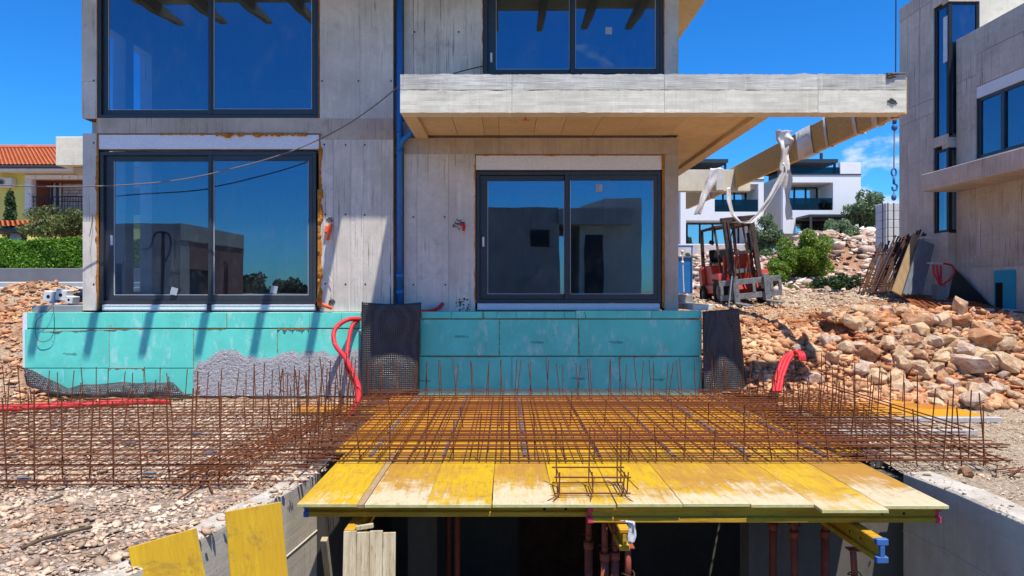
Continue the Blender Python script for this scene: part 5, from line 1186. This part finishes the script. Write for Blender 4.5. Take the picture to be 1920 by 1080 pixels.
MB().box(XB+.6, 14.5, 6, YT, zt-.3, zt-.05).box(XB+.9, XB+1.0, 6, YT, gz, zt-.3).box(XB+.26, XB+.9, YT-.15, YT-.02, gz, zt-.3).box(XB+.26, XB+.9, 6, 6.2, gz, zt-.3).build('inner_shell', 'concrete_far', b2)
MB().box(XB+.01, XB+.6, 6, YT, zt-.3, zt-.002).build('roof_slab', 'concrete_far', b2)
MB().box(9.35, XB-.006, 5, 15.4, PZ(360, 15.4), PZ(328, 15.4)).build('balcony_slab', 'concrete_far', b2, bevel=.01)
MB().box(XB-.07, XB-.008, 7, 15.3, gz-.5, PZ(503, 15)).build('footing', 'concrete_wall', b2)
MB().box(XB-.14, XB-.072, yy(1912, XB), yy(1876, XB), gz-.2, PZ(507, 14)).build('insulation_board', 'xps_blue', b2, bevel=.004)
MB().box(XB-.15, XB-.142, yy(1893, XB), yy(1880, XB), gz-.2, PZ(530, 14)).build('wall_opening_sheet', 'hole_shade', b2)  # dark slab on the board, shade of an opening painted as colour
mb = MB(); tp_ = [(XB-.16, 15.3, PZ(503, 15.3)), (XB-.16, 14.0, gz), (XB-.16, 15.6, gz)]; mb.add([tp_[0], tp_[1], tp_[2]]+[(x+.006, y, z) for x, y, z in tp_], [(0,1,2),(5,4,3),(0,3,4,1),(1,4,5,2),(2,5,3,0)]); mb.build('membrane_flap', 'black_plastic', b2)
# red manifold in front of it
D = 14.9; mf = thing('hose_manifold', 'bunch of red floor pipes rising from a box beside the far concrete house', 'pipes', P(1768, 545, D))
MB().box(PX(1757,D), PX(1775,D), D, D+.2, PZ(565,D), PZ(533,D)).build('socket_box', 'concrete_block', mf)
for k, pts in enumerate((((1750,496),(1751,512),(1758,525),(1763,535)), ((1757,497),(1758,512),(1762,525),(1764,535)), ((1764,498),(1764,515),(1764,535)), ((1768,494),(1785,498),(1789,510),(1783,522),(1766,535)))):
    MB().tube(smoothp([P(a_, b_, D) for a_, b_ in pts], 6), .022, 7).build('red_pipe', 'red_hose', mf, smooth=True)
MB().cyl(P(1738,493,D), P(1768,494,D), .012, 6).build('rail', 'white_plastic', mf)
rag('film_sheet', 'white folded sheet of plastic lying at the foot of the far house', [Vector((PX(q, 14.2), 14.2, float(height(PX(q, 14.2), 14.2))+.09)) for q in (1756, 1772, 1790, 1810)], .16, seed=2)
for k, px in enumerate((1846, 1858, 1886, 1900)):
    c = P(px, 548, 13.6); c.z = float(height(c.x, c.y))+.05; tag(MB().obox(c, (.12, .12, .1), Matrix.Rotation(k, 3, 'Z')).build('rubble_bag', 'film', None, bevel=.02, origin=c), ('first','second','third','last')[k]+' small pale lump from the left along the foot of the far house', 'sack')
# leaning racks, plank and boards
D = 16.6
def leanbars(label, pxa, pxb, n, pyt, pyb, dx, r, mat, cross, D=D, name='rebar_rack'):
    t = thing(name, label, 'rack', P(pxa, pyb, D))
    for i in range(n):
        px = pxa+(pxb-pxa)*i/(n-1)+random.uniform(-1.5, 1.5)
        MB().tube([P(px, pyb, D-.1+J(.15)), P(px+dx, pyt+random.uniform(-8, 8), D+.35+J(.05))], r, 6).build('long_bar', mat, t)
    for f in cross: MB().tube([P(pxa+dx*f-3, pyb+(pyt-pyb)*f, D-.05+.4*f), P(pxb+dx*f+3, pyb+(pyt-pyb)*f-3, D-.05+.4*f)], r*.9, 6).build('cross_bar', mat, t)
leanbars('leftmost rusty steel rack leaning beside the far concrete house', 1610, 1652, 9, 458, 550, 36, .019, 'rust_dark', (.12, .2, .78, .84))
leanbars('second rusty steel rack, behind the leftmost and leaning nearer the wall', 1630, 1674, 9, 447, 549, 48, .020, 'rust_dark', (.15, .5, .72), 16.2)
leanbars('rightmost rusty steel rack, its tops against the concrete wall', 1648, 1684, 8, 437, 548, 52, .021, 'rust_dark', (.1, .9), 15.7)
tag(MB().tube([P(1640,548,16.4), P(1672,462,16.8)], .028, 8).build('aluminium_pole', 'galv', None, origin=P(1640,548,16.4)), 'pale metal pole leaning between the rusty racks', 'pole')
plank('leaning_plank', 'wide brown plank leaning beside the rusty racks', P(1682,551,15.0), P(1722,443,15.45), .27, .04, 'plank', (0,-1,.1))
for k in range(5): plank('grey_board', ('leftmost','second','third','fourth','rightmost')[k]+' of the grey boards leaning at the tower corner', P(1696+7*k,552,14.9+.04*k), P(1728+5*k,450+2*k,15.25+.03*k), .09, .05, 'grey_board', (0,-1,.1))
rag('film_scrap', 'crumpled bluish film scrap on top of the grey boards', [P(1724,448,15.2), P(1734,443,15.2), P(1742,447,15.2), P(1749,444,15.2)], .12, seed=6)
# wrapped blocks
D = 21; bs = thing('block_stack', 'stack of wrapped white building blocks behind the leaning racks', 'block stack', P(1660, 520, D))
for r_ in range(9):
    for c_ in range(2):
        for d_ in range(1):
            x0_ = PX(1641, D+.61)+c_*.42; z0_ = PZ(380, D)-.26*(r_+1); MB().box(x0_+.004, x0_+.414, D+d_*.62, D+.61+d_*.62, z0_+.004, z0_+.255).build('block', 'block_white', bs, bevel=.012)
MB().box(PX(1641, D+.61), PX(1641, D+.61)+.87, D-.03, D+.65, float(height(11.5, D))-.1, PZ(380, D)-2.34).build('pallet', 'timber', bs)
for px in (1654, 1664, 1675): MB().box(PX(px, D), PX(px, D)+.025, D-.012, D-.003, PZ(380, D)-2.3, PZ(380, D)).build('strap', 'black_plastic', bs)

# ================================================================ villas on the bank
def villa(label, x0, x1, y0, z0, zr, holes, side_mat='render_grey', par=True, perg=None):
    t = thing('white_villa', label, 'house', ((x0+x1)/2, y0, z0)); T = .3; y1 = y0+11
    xs_ = sorted({x0, x1}|{h[0] for h in holes}|{h[1] for h in holes}); zs_ = sorted({z0, zr}|{h[2] for h in holes}|{h[3] for h in holes}); mb = MB()
    inh = lambda x, z: any(h[0] < x < h[1] and h[2] < z < h[3] for h in holes)
    for i in range(len(xs_)-1):
        for k in range(len(zs_)-1):
            if not inh((xs_[i]+xs_[i+1])/2, (zs_[k]+zs_[k+1])/2): mb.box(xs_[i], xs_[i+1], y0, y0+T, zs_[k], zs_[k+1])
    mb.build('front_wall', 'render_white', t)
    MB().box(x0, x0+.3, y0+T, y1, z0, zr-.02).build('side_wall', side_mat, t); MB().box(x1-.3, x1, y0+T, y1, z0, zr-.02).build('side_wall', 'render_white', t)
    MB().box(x0+.3, x1-.3, y0+T, y1, zr-.5, zr-.1).build('roof_terrace', 'render_grey', t); MB().box(x0+.3, x1-.3, y1-.3, y1, z0, zr-.5).build('rear_wall', 'render_grey', t)
    for (a, b_, c, d, dep, nm, rail, gl_) in holes:
        MB().box(a-.15, a-.002, y0+T, y0+dep, c-.15, d+.15).box(b_+.002, b_+.15, y0+T, y0+dep, c-.15, d+.15).box(a-.002, b_+.002, y0+T, y0+dep, d+.002, d+.15).box(a-.002, b_+.002, y0+T, y0+dep, c-.15, c-.002).build('reveal', 'render_white' if gl_ else 'stone_white', t)
        MB().box(a, b_, y0+dep, y0+dep+.1, c, d).build('recess_wall', 'render_white', t)
        wa, wb = (a+.25, b_-.25) if gl_ is None or gl_ is True else gl_
        fr = MB(); fy_ = y0+dep-.09; top_ = d-.04
        fr.box(wa, wb, fy_, fy_+.08, top_-.08, top_); fr.box(wa, wb, fy_, fy_+.08, c+.02, c+.1)
        for k in range(nm+1): xx = wa+(wb-wa)*k/nm; fr.box(xx-.05, xx+.05, fy_-.003, fy_+.083, c+.1, top_-.08)
        f = fr.build('window', 'anthracite_dark', t)
        for k in range(nm): MB().box(wa+(wb-wa)*k/nm+.052, wa+(wb-wa)*(k+1)/nm-.052, fy_+.03, fy_+.04, c+.102, top_-.082).build('pane', 'far_glass', f)
        if rail: MB().box(a+.02, b_-.02, y0+.08, y0+.1, c, c+.72).build('glass_balustrade', 'balustrade_glass', t)
    MB().box(x0+.3, x1-1.2, y0+.1, y0+.12, zr-.05, zr+.47).build('glass_balustrade', 'balustrade_glass', t); MB().box(x0-.02, x1+.02, y0-.04, y0+T+.04, zr+.002, zr+.06).build('coping', 'anthracite', t)
    MB().box(x1-1.2, x1+.0, y0+.0, y0+.28, zr+.06, zr+.75).build('parapet', 'render_white', t)
    if perg:
        a, b_, zt_ = perg; pg = MB()
        pg.box(a, b_, y0+1.0, y0+6, zt_-.22, zt_); pg.build('pergola_roof', 'anthracite', t)
        for x in (a+.1, b_-.2): 
            for y in (y0+1.1, y0+5.8): MB().box(x, x+.12, y, y+.12, zr-.1, zt_-.222).build('pergola_post', 'anthracite', t)
        for k in range(12): MB().box(a+.1, b_-.1, y0+1.2+k*.38, y0+1.22+k*.38, zt_-.30, zt_-.224).build('pergola_slat', 'anthracite', t)
        MB().box(a+1.2, b_-1.9, y0+3.5, y0+5.5, zr-.1, zr+.85).build('roof_room', 'anthracite_dark', t)
    return t
VY = 40.; vx = lambda px: PX(px, VY); vz = lambda py: PZ(py, VY)
v1 = villa('white villa nearest the far concrete house, with a dark roof pergola and blue windows', vx(1468), vx(1614), VY, vz(438), vz(328),
      [(vx(1480), vx(1562), vz(394), vz(342), 1.6, 3, True, True), (vx(1492), vx(1604), vz(438), vz(409), 1.3, 3, False, (vx(1496), vx(1583)))], perg=(vx(1470), vx(1587), vz(292)))
v2 = villa('white villa farther left, half hidden by the forklift and timber beam', vx(1276), vx(1432), VY, vz(462), vz(338),
      [(vx(1340), vx(1422), vz(397), vz(345), 1.5, 3, True, True), (vx(1286), vx(1410), vz(457), vz(413), 1.5, 4, False, (vx(1300), vx(1400)))], perg=(vx(1230), vx(1376), vz(292)))
MB().box(vx(1492), vx(1586), VY-1.8, VY-.02, vz(412), vz(408)).box(vx(1494), vx(1497), VY-1.8, VY-1.7, vz(440), vz(412)).box(vx(1582), vx(1585), VY-1.8, VY-1.7, vz(440), vz(412)).build('ground_pergola', 'anthracite', v1)
tag(MB().box(PX(1535, 42)-.1, PX(1535, 42)+.1, 41.6, 41.7, PZ(318,42), PZ(288,42)).build('parasol', 'anthracite', None, bevel=.05), 'closed dark parasol on the roof terrace of the nearest white villa', 'parasol')
tag(MB().box(PX(1255, 36), PX(1428, 36), 36, 36.3, PZ(500, 36), PZ(458, 36)).build('garden_wall', 'stone_clad', None, bevel=.02), 'low stone garden wall below the farther white villa', 'wall')

# ================================================================ foliage
def leaves(n, cs, rad, leaf, mat, name, parent=None, seed=0, flat=1., origin=None):
    r_ = np.random.default_rng(seed); cs = np.array(cs, float); k = r_.integers(0, len(cs), n); d = r_.normal(0, 1, (n, 3)); d /= np.linalg.norm(d, axis=1)[:, None]
    rr = r_.uniform(.35, 1, n)**.5; p = cs[k]+d*rr[:, None]*np.array(rad)
    a = r_.normal(0, 1, (n, 3))+d*.8; a /= np.linalg.norm(a, axis=1)[:, None]; b_ = np.cross(a, r_.normal(0, 1, (n, 3))); b_ /= np.linalg.norm(b_, axis=1)[:, None]; c = np.cross(a, b_)
    s_ = leaf*r_.uniform(.6, 1.3, n)[:, None]; og = np.array(origin if origin is not None else (0,0,0), float)
    V = np.stack([p-b_*s_, p+c*s_*.5+a*s_*.12, p+b_*s_, p-c*s_*.5+a*s_*.12], 1).reshape(-1, 3)-og
    Fc = np.arange(n*4).reshape(n, 4); o = npmesh(name, V, Fc, mat, parent=parent)
    return o
def bush(label, c, rad, nclump, n, leaf, mat, seed, name='bush', cat='bush', trunk=.4, group=None):
    r_ = np.random.default_rng(seed); c = np.array(c, float); t = thing(name, label, cat, tuple(c), group)
    cs = []
    for i in range(nclump):
        d = r_.normal(0, 1, 3); d /= np.linalg.norm(d); cs.append(c+np.array([0,0,rad[2]*.95])+d*np.array(rad)*r_.uniform(.3, .85))
    o = leaves(n, cs, (np.mean(rad)*.32,)*3, leaf, mat, 'crown', t, seed, origin=c)
    mb = MB()
    for k in cs[:10]: mb.tube([tuple(c), tuple(c*.5+np.array(k)*.5+[0,0,.05]), tuple(k)], [.05*trunk*2, .025, .01], 5)
    mb.build('trunk', 'bark', t); return t
def gh(px, D): x = PX(px, D); return (x, D, float(height(x, D))-.05)
bush('bright green leafy bush in the middle of the rocky bank', gh(1512, 26.5), (1.25,1.0,.95), 34, 15000, .055, 'leaf_bright', 1)
bush('smaller yellow-green bush on the left flank of the bright green one', gh(1462, 26), (.6,.6,.6), 16, 5000, .05, 'leaf_bright', 2)
bush('grey-green olive-like bush behind the forklift, before the villas', gh(1437, 34), (1.0,.9,1.2), 22, 6000, .07, 'leaf_grey', 3)
bush('bright green bush low on the bank, right beside the forklift', gh(1445, 25), (.6,.5,.4), 12, 3500, .05, 'leaf_bright', 4)
bush('tall green shrub behind the rocks, just left of the block stack', gh(1625, 38), (1.6,1.2,1.1), 24, 6000, .09, 'leaf_grey', 5)
bush('grey-green shrub on the rocks between villa and block stack', gh(1575, 32), (1.3,.8,.55), 16, 5000, .07, 'leaf_grey', 6)
bush('dark green weed clump at the foot of the rocky bank, left of the racks', gh(1575, 22.8), (1.2,.5,.3), 16, 4500, .05, 'leaf_dark', 7)
bush('dry yellow-green weeds on the bank just right of the forklift', gh(1480, 22.8), (.8,.5,.16), 12, 2500, .04, 'leaf_dry', 8)
bush('dry weeds among rocks low on the bank near the racks', gh(1540, 24), (.9,.5,.25), 12, 3000, .045, 'leaf_dry', 9)
bush('small green tuft in front of the garden wall behind the forklift', gh(1295, 35), (.7,.3,.25), 8, 1200, .06, 'leaf_grey', 10)
# ================================================================ left neighbours
YD = 34.; yx = lambda px: PX(px, YD); yz = lambda py: PZ(py, YD)
yh = thing('yellow_house', 'yellow house with red tiled roof and stone clad loggia at the left edge', 'house', (yx(60), YD, 1.9))
# loggia opening px 60..200, py 335..403
ox0, ox1, oz0, oz1 = yx(60), yx(215), yz(403), yz(336)
MB().box(-38, yx(47), YD, YD+.3, 1.4, yz(322)).box(yx(47), -15, YD, YD+.3, 1.4, oz0).build('wall', 'render_yellow', yh)
MB().box(yx(47)+.001, ox0, YD-.03, YD+.3, oz0+.002, yz(327)).box(ox0, -15, YD-.03, YD+.3, oz1, yz(327)).build('stone_frame', 'stone_white', yh)
sm = None
def stones_wall(par, x0, x1, z0, z1, y, mat, bw, bh, nm='stone'):
    r = 0; z = z0
    while z < z1-.02:
        hh = min(bh*random.uniform(.7, 1.3), z1-z); x = x0
        while x < x1-.02:
            ww = min(bw*random.uniform(.6, 1.5), x1-x); MB().box(x+.015, x+ww-.015, y-random.uniform(.02,.05), y, z+.015, z+hh-.015).build(nm, mat, par); x += ww
        z += hh
stones_wall(yh, yx(47)+.02, ox0, oz0, oz1, YD-.032, 'stone_white', .3, .13); stones_wall(yh, yx(48), yx(160), oz1+.02, yz(327), YD-.032, 'stone_white', .5, .15)
MB().box(ox0, -15, YD+1.4, YD+1.5, oz0, oz1).box(ox0-.1, ox0-.002, YD+.3, YD+1.4, oz0, oz1).box(ox0, -15, YD+.31, YD+1.4, oz0-.2, oz0-.002).box(ox0, -15, YD+.31, YD+1.4, oz1+.002, oz1+.2).build('loggia_wall', 'brick_red', yh)
stones_wall(yh, yx(84), yx(160), oz0+.05, oz1, YD+1.398, 'stone_clad', .42, .17)
f = MB().box(yx(61), yx(82), YD+1.3, YD+1.38, oz0, oz0+2.0).build('balcony_door', 'stone_white', yh); MB().box(yx(63), yx(68), YD+1.26, YD+1.298, oz0+.1, oz0+1.9).box(yx(73), yx(79), YD+1.26, YD+1.298, oz0+.1, oz0+1.9).build('pane', 'far_glass', f)
rb = MB().box(ox0, -17, YD+.02, YD+.05, oz0+.88, oz0+.93).box(ox0, -17, YD+.02, YD+.05, oz0+.68, oz0+.71).build('railing', 'black_plastic', yh)
rr_ = None
for k in range(46):
    x = ox0+.06+k*.14
    if rr_ is None: rr_ = MB().box(-.009, .009, -.009, .009, 0, .88).build('baluster', 'black_plastic', None); rr_.parent = yh; rr_.location = Vector((x, YD+.035, oz0))-ORG[yh.name]
    else: copyobj(rr_, yh, Vector((x, YD+.035, oz0))-ORG[yh.name])
MB().box(-38, -14, YD-.9, YD+.3, yz(326), yz(318)).build('eaves', 'stone_white', yh); MB().cyl((-38, YD-.93, yz(319)), (-14, YD-.93, yz(319)), .08, 8).build('gutter', 'anthracite', yh)
def tiled(par, x0, x1, yA, zA, yB, zB, pitch=.2, rows=16, kind=True):
    vs = []; fs = []; n = int((x1-x0)/pitch*6); 
    for r_ in range(rows):
        a, b_ = r_/rows, (r_+1)/rows+.02; base = len(vs)
        for i in range(n+1):
            x = x0+(x1-x0)*i/n; hh = .05*abs(math.sin(math.pi*x/pitch))
            for t, e in ((a, .05), (b_, .0)): vs.append((x, yA+(yB-yA)*t, zA+(zB-zA)*t+hh+e))
        for i in range(n): b0 = base+i*2; fs.append((b0, b0+2, b0+3, b0+1))
    o = MB().add(vs, fs).build('roof_tiles', 'roof_tile', par, fixn=False); o['kind'] = 'stuff'; return o
tiled(yh, -38, -14, YD-.95, yz(318)+.03, YD+3.0, yz(318)+1.65); MB().cyl((-38, YD+3.0, yz(318)+1.72), (-14, YD+3.0, yz(318)+1.72), .14, 8).build('ridge_tiles', 'roof_tile', yh)
MB().prism([(YD-.85, yz(318)), (YD+3.0, yz(318)+1.6), (YD+7, yz(318))], 'x', -38, -14.02).build('roof_body', 'roof_tile', yh)
ac = MB().box(yx(3), yx(31), YD-.34, YD-.02, yz(353), yz(335)).build('air_conditioner', 'white_plastic', yh, bevel=.02)
MB().cyl((yx(12), YD-.36, yz(344)), (yx(12), YD-.342, yz(344)), .17, 20).build('fan_grille', 'concrete_block', ac); MB().cyl((yx(12), YD-.37, yz(344)), (yx(12), YD-.361, yz(344)), .10, 16).build('fan_hub', 'anthracite', ac)
cp = thing('carport', 'small tiled porch roof on a round white column before the yellow house', 'porch', (PX(20, 27), 27, 1.7))
tiled(cp, PX(-60, 27), PX(52, 27), 26.3, PZ(430, 27)+.02, 27.6, PZ(418, 27)+.1, rows=5); MB().box(PX(-60, 27), PX(50, 27), 26.4, 28, PZ(436, 27), PZ(430, 27)-.01).build('eaves', 'anthracite', cp); MB().cyl((PX(28, 27), 27, 1.6), (PX(28, 27), 27, PZ(437, 27)), .16, 16).build('column', 'stone_white', cp, smooth=True)
# hedge
HY = 22.; hx0, hx1 = -24, -10.5; n = 42000; r_ = np.random.default_rng(5)
hg = thing('clipped_hedge', 'long clipped green hedge on top of the grey roadside wall', 'hedge', (-16, HY, PZ(503, HY)))
zb0, zb1 = PZ(503, HY)-.05, PZ(449, HY)
sx_ = r_.uniform(hx0, hx1, n); face = r_.uniform(0, 1, n) < .62; yv = np.where(face, HY-.02+np.abs(r_.normal(0, .06, n)), r_.uniform(HY, HY+1.0, n)); zv = np.where(face, r_.uniform(zb0, zb1, n), zb1-np.abs(r_.normal(0, .05, n)))
zv += .05*np.sin(sx_*2.1)+.04*np.sin(sx_*5.3); yv += .05*np.sin(sx_*3.1+zv*4)
o = leaves(n, [(0,0,0)], (.03,.03,.03), .05, 'leaf_hedge', 'foliage', hg, 5, origin=(0,0,0))
co_ = np.empty(n*4*3, np.float32); o.data.vertices.foreach_get('co', co_); co_ = co_.reshape(n, 4, 3)+np.stack([sx_, yv, zv], 1)[:, None]-np.array(hg.location)[None, None]; o.data.vertices.foreach_set('co', co_.ravel().astype(np.float32)); o.data.update()
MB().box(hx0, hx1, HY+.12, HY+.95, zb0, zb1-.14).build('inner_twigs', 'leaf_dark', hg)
tag(MB().box(-26, -10, HY-.12, HY-.1+1.2, 1.1, PZ(503, HY)).build('roadside_wall', 'grey_wall', None, bevel=.02), 'dark grey rendered wall carrying the hedge along the road', 'wall')
tag(MB().prism([(17.2,1.42),(17.2,1.60),(20.9,1.70),(20.9,1.45)], 'x', -26, -9.4).build('road', 'asphalt', None), kind='structure')
tag(MB().prism([(20.9,1.45),(20.9,1.85),(21.86,1.87),(21.86,1.45)], 'x', -26, -9.4).build('pavement', 'paving', None, bevel=.02), kind='structure')
tag(MB().prism([(16.6,1.40),(16.6,1.68),(17.198,1.70),(17.198,1.40)], 'x', -26, -9.0).build('kerb', 'paving', None, bevel=.02), kind='structure')
def cypress(label, px, D, w_, hgt, seed):
    x, y, z = PX(px, D), D, 1.7; t = thing('cypress_tree', label, 'tree', (x, y, z)); r_ = np.random.default_rng(seed); cs = []
    for i in range(60):
        t_ = r_.uniform(.02, 1); rad_ = w_*(1-t_)**.6*.7; a = r_.uniform(0, 6.28); cs.append((x+rad_*math.cos(a)*r_.uniform(.3,1), y+rad_*math.sin(a)*.8, z+hgt*t_))
    leaves(9000, cs, (.13,.13,.26), .05, 'leaf_cypress', 'crown', t, seed, origin=(x, y, z)); MB().cyl((x,y,z-.3), (x,y,z+hgt*.8), .07, 7, .02).build('trunk', 'bark', t)
cypress('dark conical cypress in front of the yellow house wall', 19, 29.5, .65, PZ(364, 29.5)-1.7, 3); cypress('smaller dark cypress right of the porch column', 40, 29, .3, PZ(425, 29)-1.7, 4)
# airy shrub
x, y = PX(112, 25.5), 25.5; t = thing('airy_shrub', 'loose brownish-green small tree behind the hedge', 'tree', (x, y, 1.8)); cs = []; mb = MB(); rs_ = random.Random(4)
for i in range(30):
    a = rs_.uniform(0, 6.28); rr2 = rs_.uniform(.3, 1.15); cs.append((x+rr2*math.cos(a), y+rr2*math.sin(a)*.6, PZ(425, 25.5)+rs_.uniform(-.55,.6)*(1.1-rr2*.4)+.1)); mb.tube([(x, y, 1.8), (x+.3*math.cos(a), y, 2.9), cs[-1]], [.035, .02, .006], 5)
leaves(6500, cs, (.42,.3,.24), .05, 'leaf_shrub', 'crown', t, 8, origin=(x, y, 1.8)); mb.build('trunk', 'bark', t)

# ================================================================ what stands behind the camera (it shows in the panes)
BY = -9.0; bx_ = lambda px: PX(px, 31); bz_ = lambda py: PZ(py, 31)
ba = thing('brick_shell', 'unfinished brick and concrete house across the ramp, mirrored in the left glass doors', 'house', (-15, BY, 0))
XS = -14.9; yr = lambda px: 22-14.9*F/(950-px); zt_ = bz_(418)
MB().box(-24, XS-.3, BY-7.4, BY, -.3, zt_).build('concrete_wall', 'concrete_far', ba)
MB().box(XS-.299, XS+.05, BY-7.4, BY+.02, zt_-.75, zt_+.02).build('ring_beam', 'concrete_wall_brown_bounce', ba)
for (pa, pb, z0, z1) in ((336,352,-.3,zt_-.75),(352,394,2.55,zt_-.75),(394,418,-.3,zt_-.75),(418,426,-.3,1.2),(418,426,3.1,zt_-.75),(426,455,-.3,zt_-.75)):
    MB().box(XS-.29, XS, yr(pb), yr(pa), z0, z1).build('brick_panel', 'brickwork' if pb > 352 else 'concrete_wall_brown_bounce', ba)
MB().box(XS-.295, XS-.26, yr(394), yr(352), -.3, 2.55).box(XS-.295, XS-.26, yr(426), yr(418), 1.2, 3.1).build('opening', 'anthracite_dark', ba) if False else None
MB().box(XS-.298, XS-.28, yr(394), yr(352), -.3, 2.55).build('opening_sheet', 'anthracite_dark', ba); MB().box(XS-.298, XS-.28, yr(426), yr(418), 1.2, 3.1).build('opening_sheet', 'render_grey', ba)  # solid sheets: dark paints the shade inside, grey the brightness seen through
MB().box(-19.5, -17.6, BY+.002, BY+.03, 1.2, 2.8).build('window_opening_sheet', 'anthracite_dark', ba); MB().box(-24, XS+.3, BY+.03, BY+.5, -.3, .35).build('plinth_ledge', 'concrete_wall', ba)  # window opening is a dark sheet, its inner shade painted on
bb = thing('concrete_shell', 'unfinished concrete house behind the viewer, mirrored in the right glass doors', 'house', (2, BY, 0))
MB().box(bx_(840), bx_(1050), BY-7, BY, -.3, bz_(386)).build('wall', 'concrete_wall_brown_bounce', bb); MB().box(bx_(1050)+.01, bx_(1185), BY-7, BY+.4, bz_(420), bz_(390)).build('balcony', 'concrete_far', bb)
MB().prism([(bx_(1090), -.3), (bx_(1090), bz_(384)), (bx_(1140), bz_(368)), (bx_(1208), bz_(368)), (bx_(1208), -.3)], 'y', BY-7, BY-.3).build('gable_wall', 'concrete_canopy', bb)
MB().box(bx_(995), bx_(1030), BY+.002, BY+.03, bz_(462), bz_(430)).build('window_opening_sheet', 'anthracite_dark', bb); MB().box(bx_(1100), bx_(1135), BY-.298, BY-.27, -.2, bz_(438)).build('door_opening_sheet', 'anthracite_dark', bb)  # both openings are dark sheets coloured like unlit rooms
for k in range(10):
    x = PX(430+k*22, 70); bush('dark wild tree on the skyline behind the viewer, mirrored in the left glass door', (x, -48+random.uniform(-2,2), -.3), (2.4,1.6,random.uniform(1.2,1.9)), 14, 1500, .22, 'leaf_dark', 30+k, 'wild_tree', 'tree', group='trees on the skyline behind the viewer')
pt = thing('power_pole', 'rusty forked frame standing by the ramp, mirrored in the left glass door', 'frame', (PX(300, 27), -5, 0)); x = PX(300, 27)
MB().cyl((x,-5,-.4), (x,-5,PZ(435,27)), .07, 8).build('post', 'rust_dark', pt); MB().tube(smoothp([(x,-5,2.6),(x+.3,-5,3.2),(x+.25,-5,3.8),(x-.25,-5,3.85),(x-.5,-5,3.3),(x-.8,-5,3.2)], 6), .04, 7).build('fork_arm', 'rust_dark', pt)
unit.name = 'starter_bar'; bpy.data.objects.remove(unit)
bpy.context.view_layer.update()
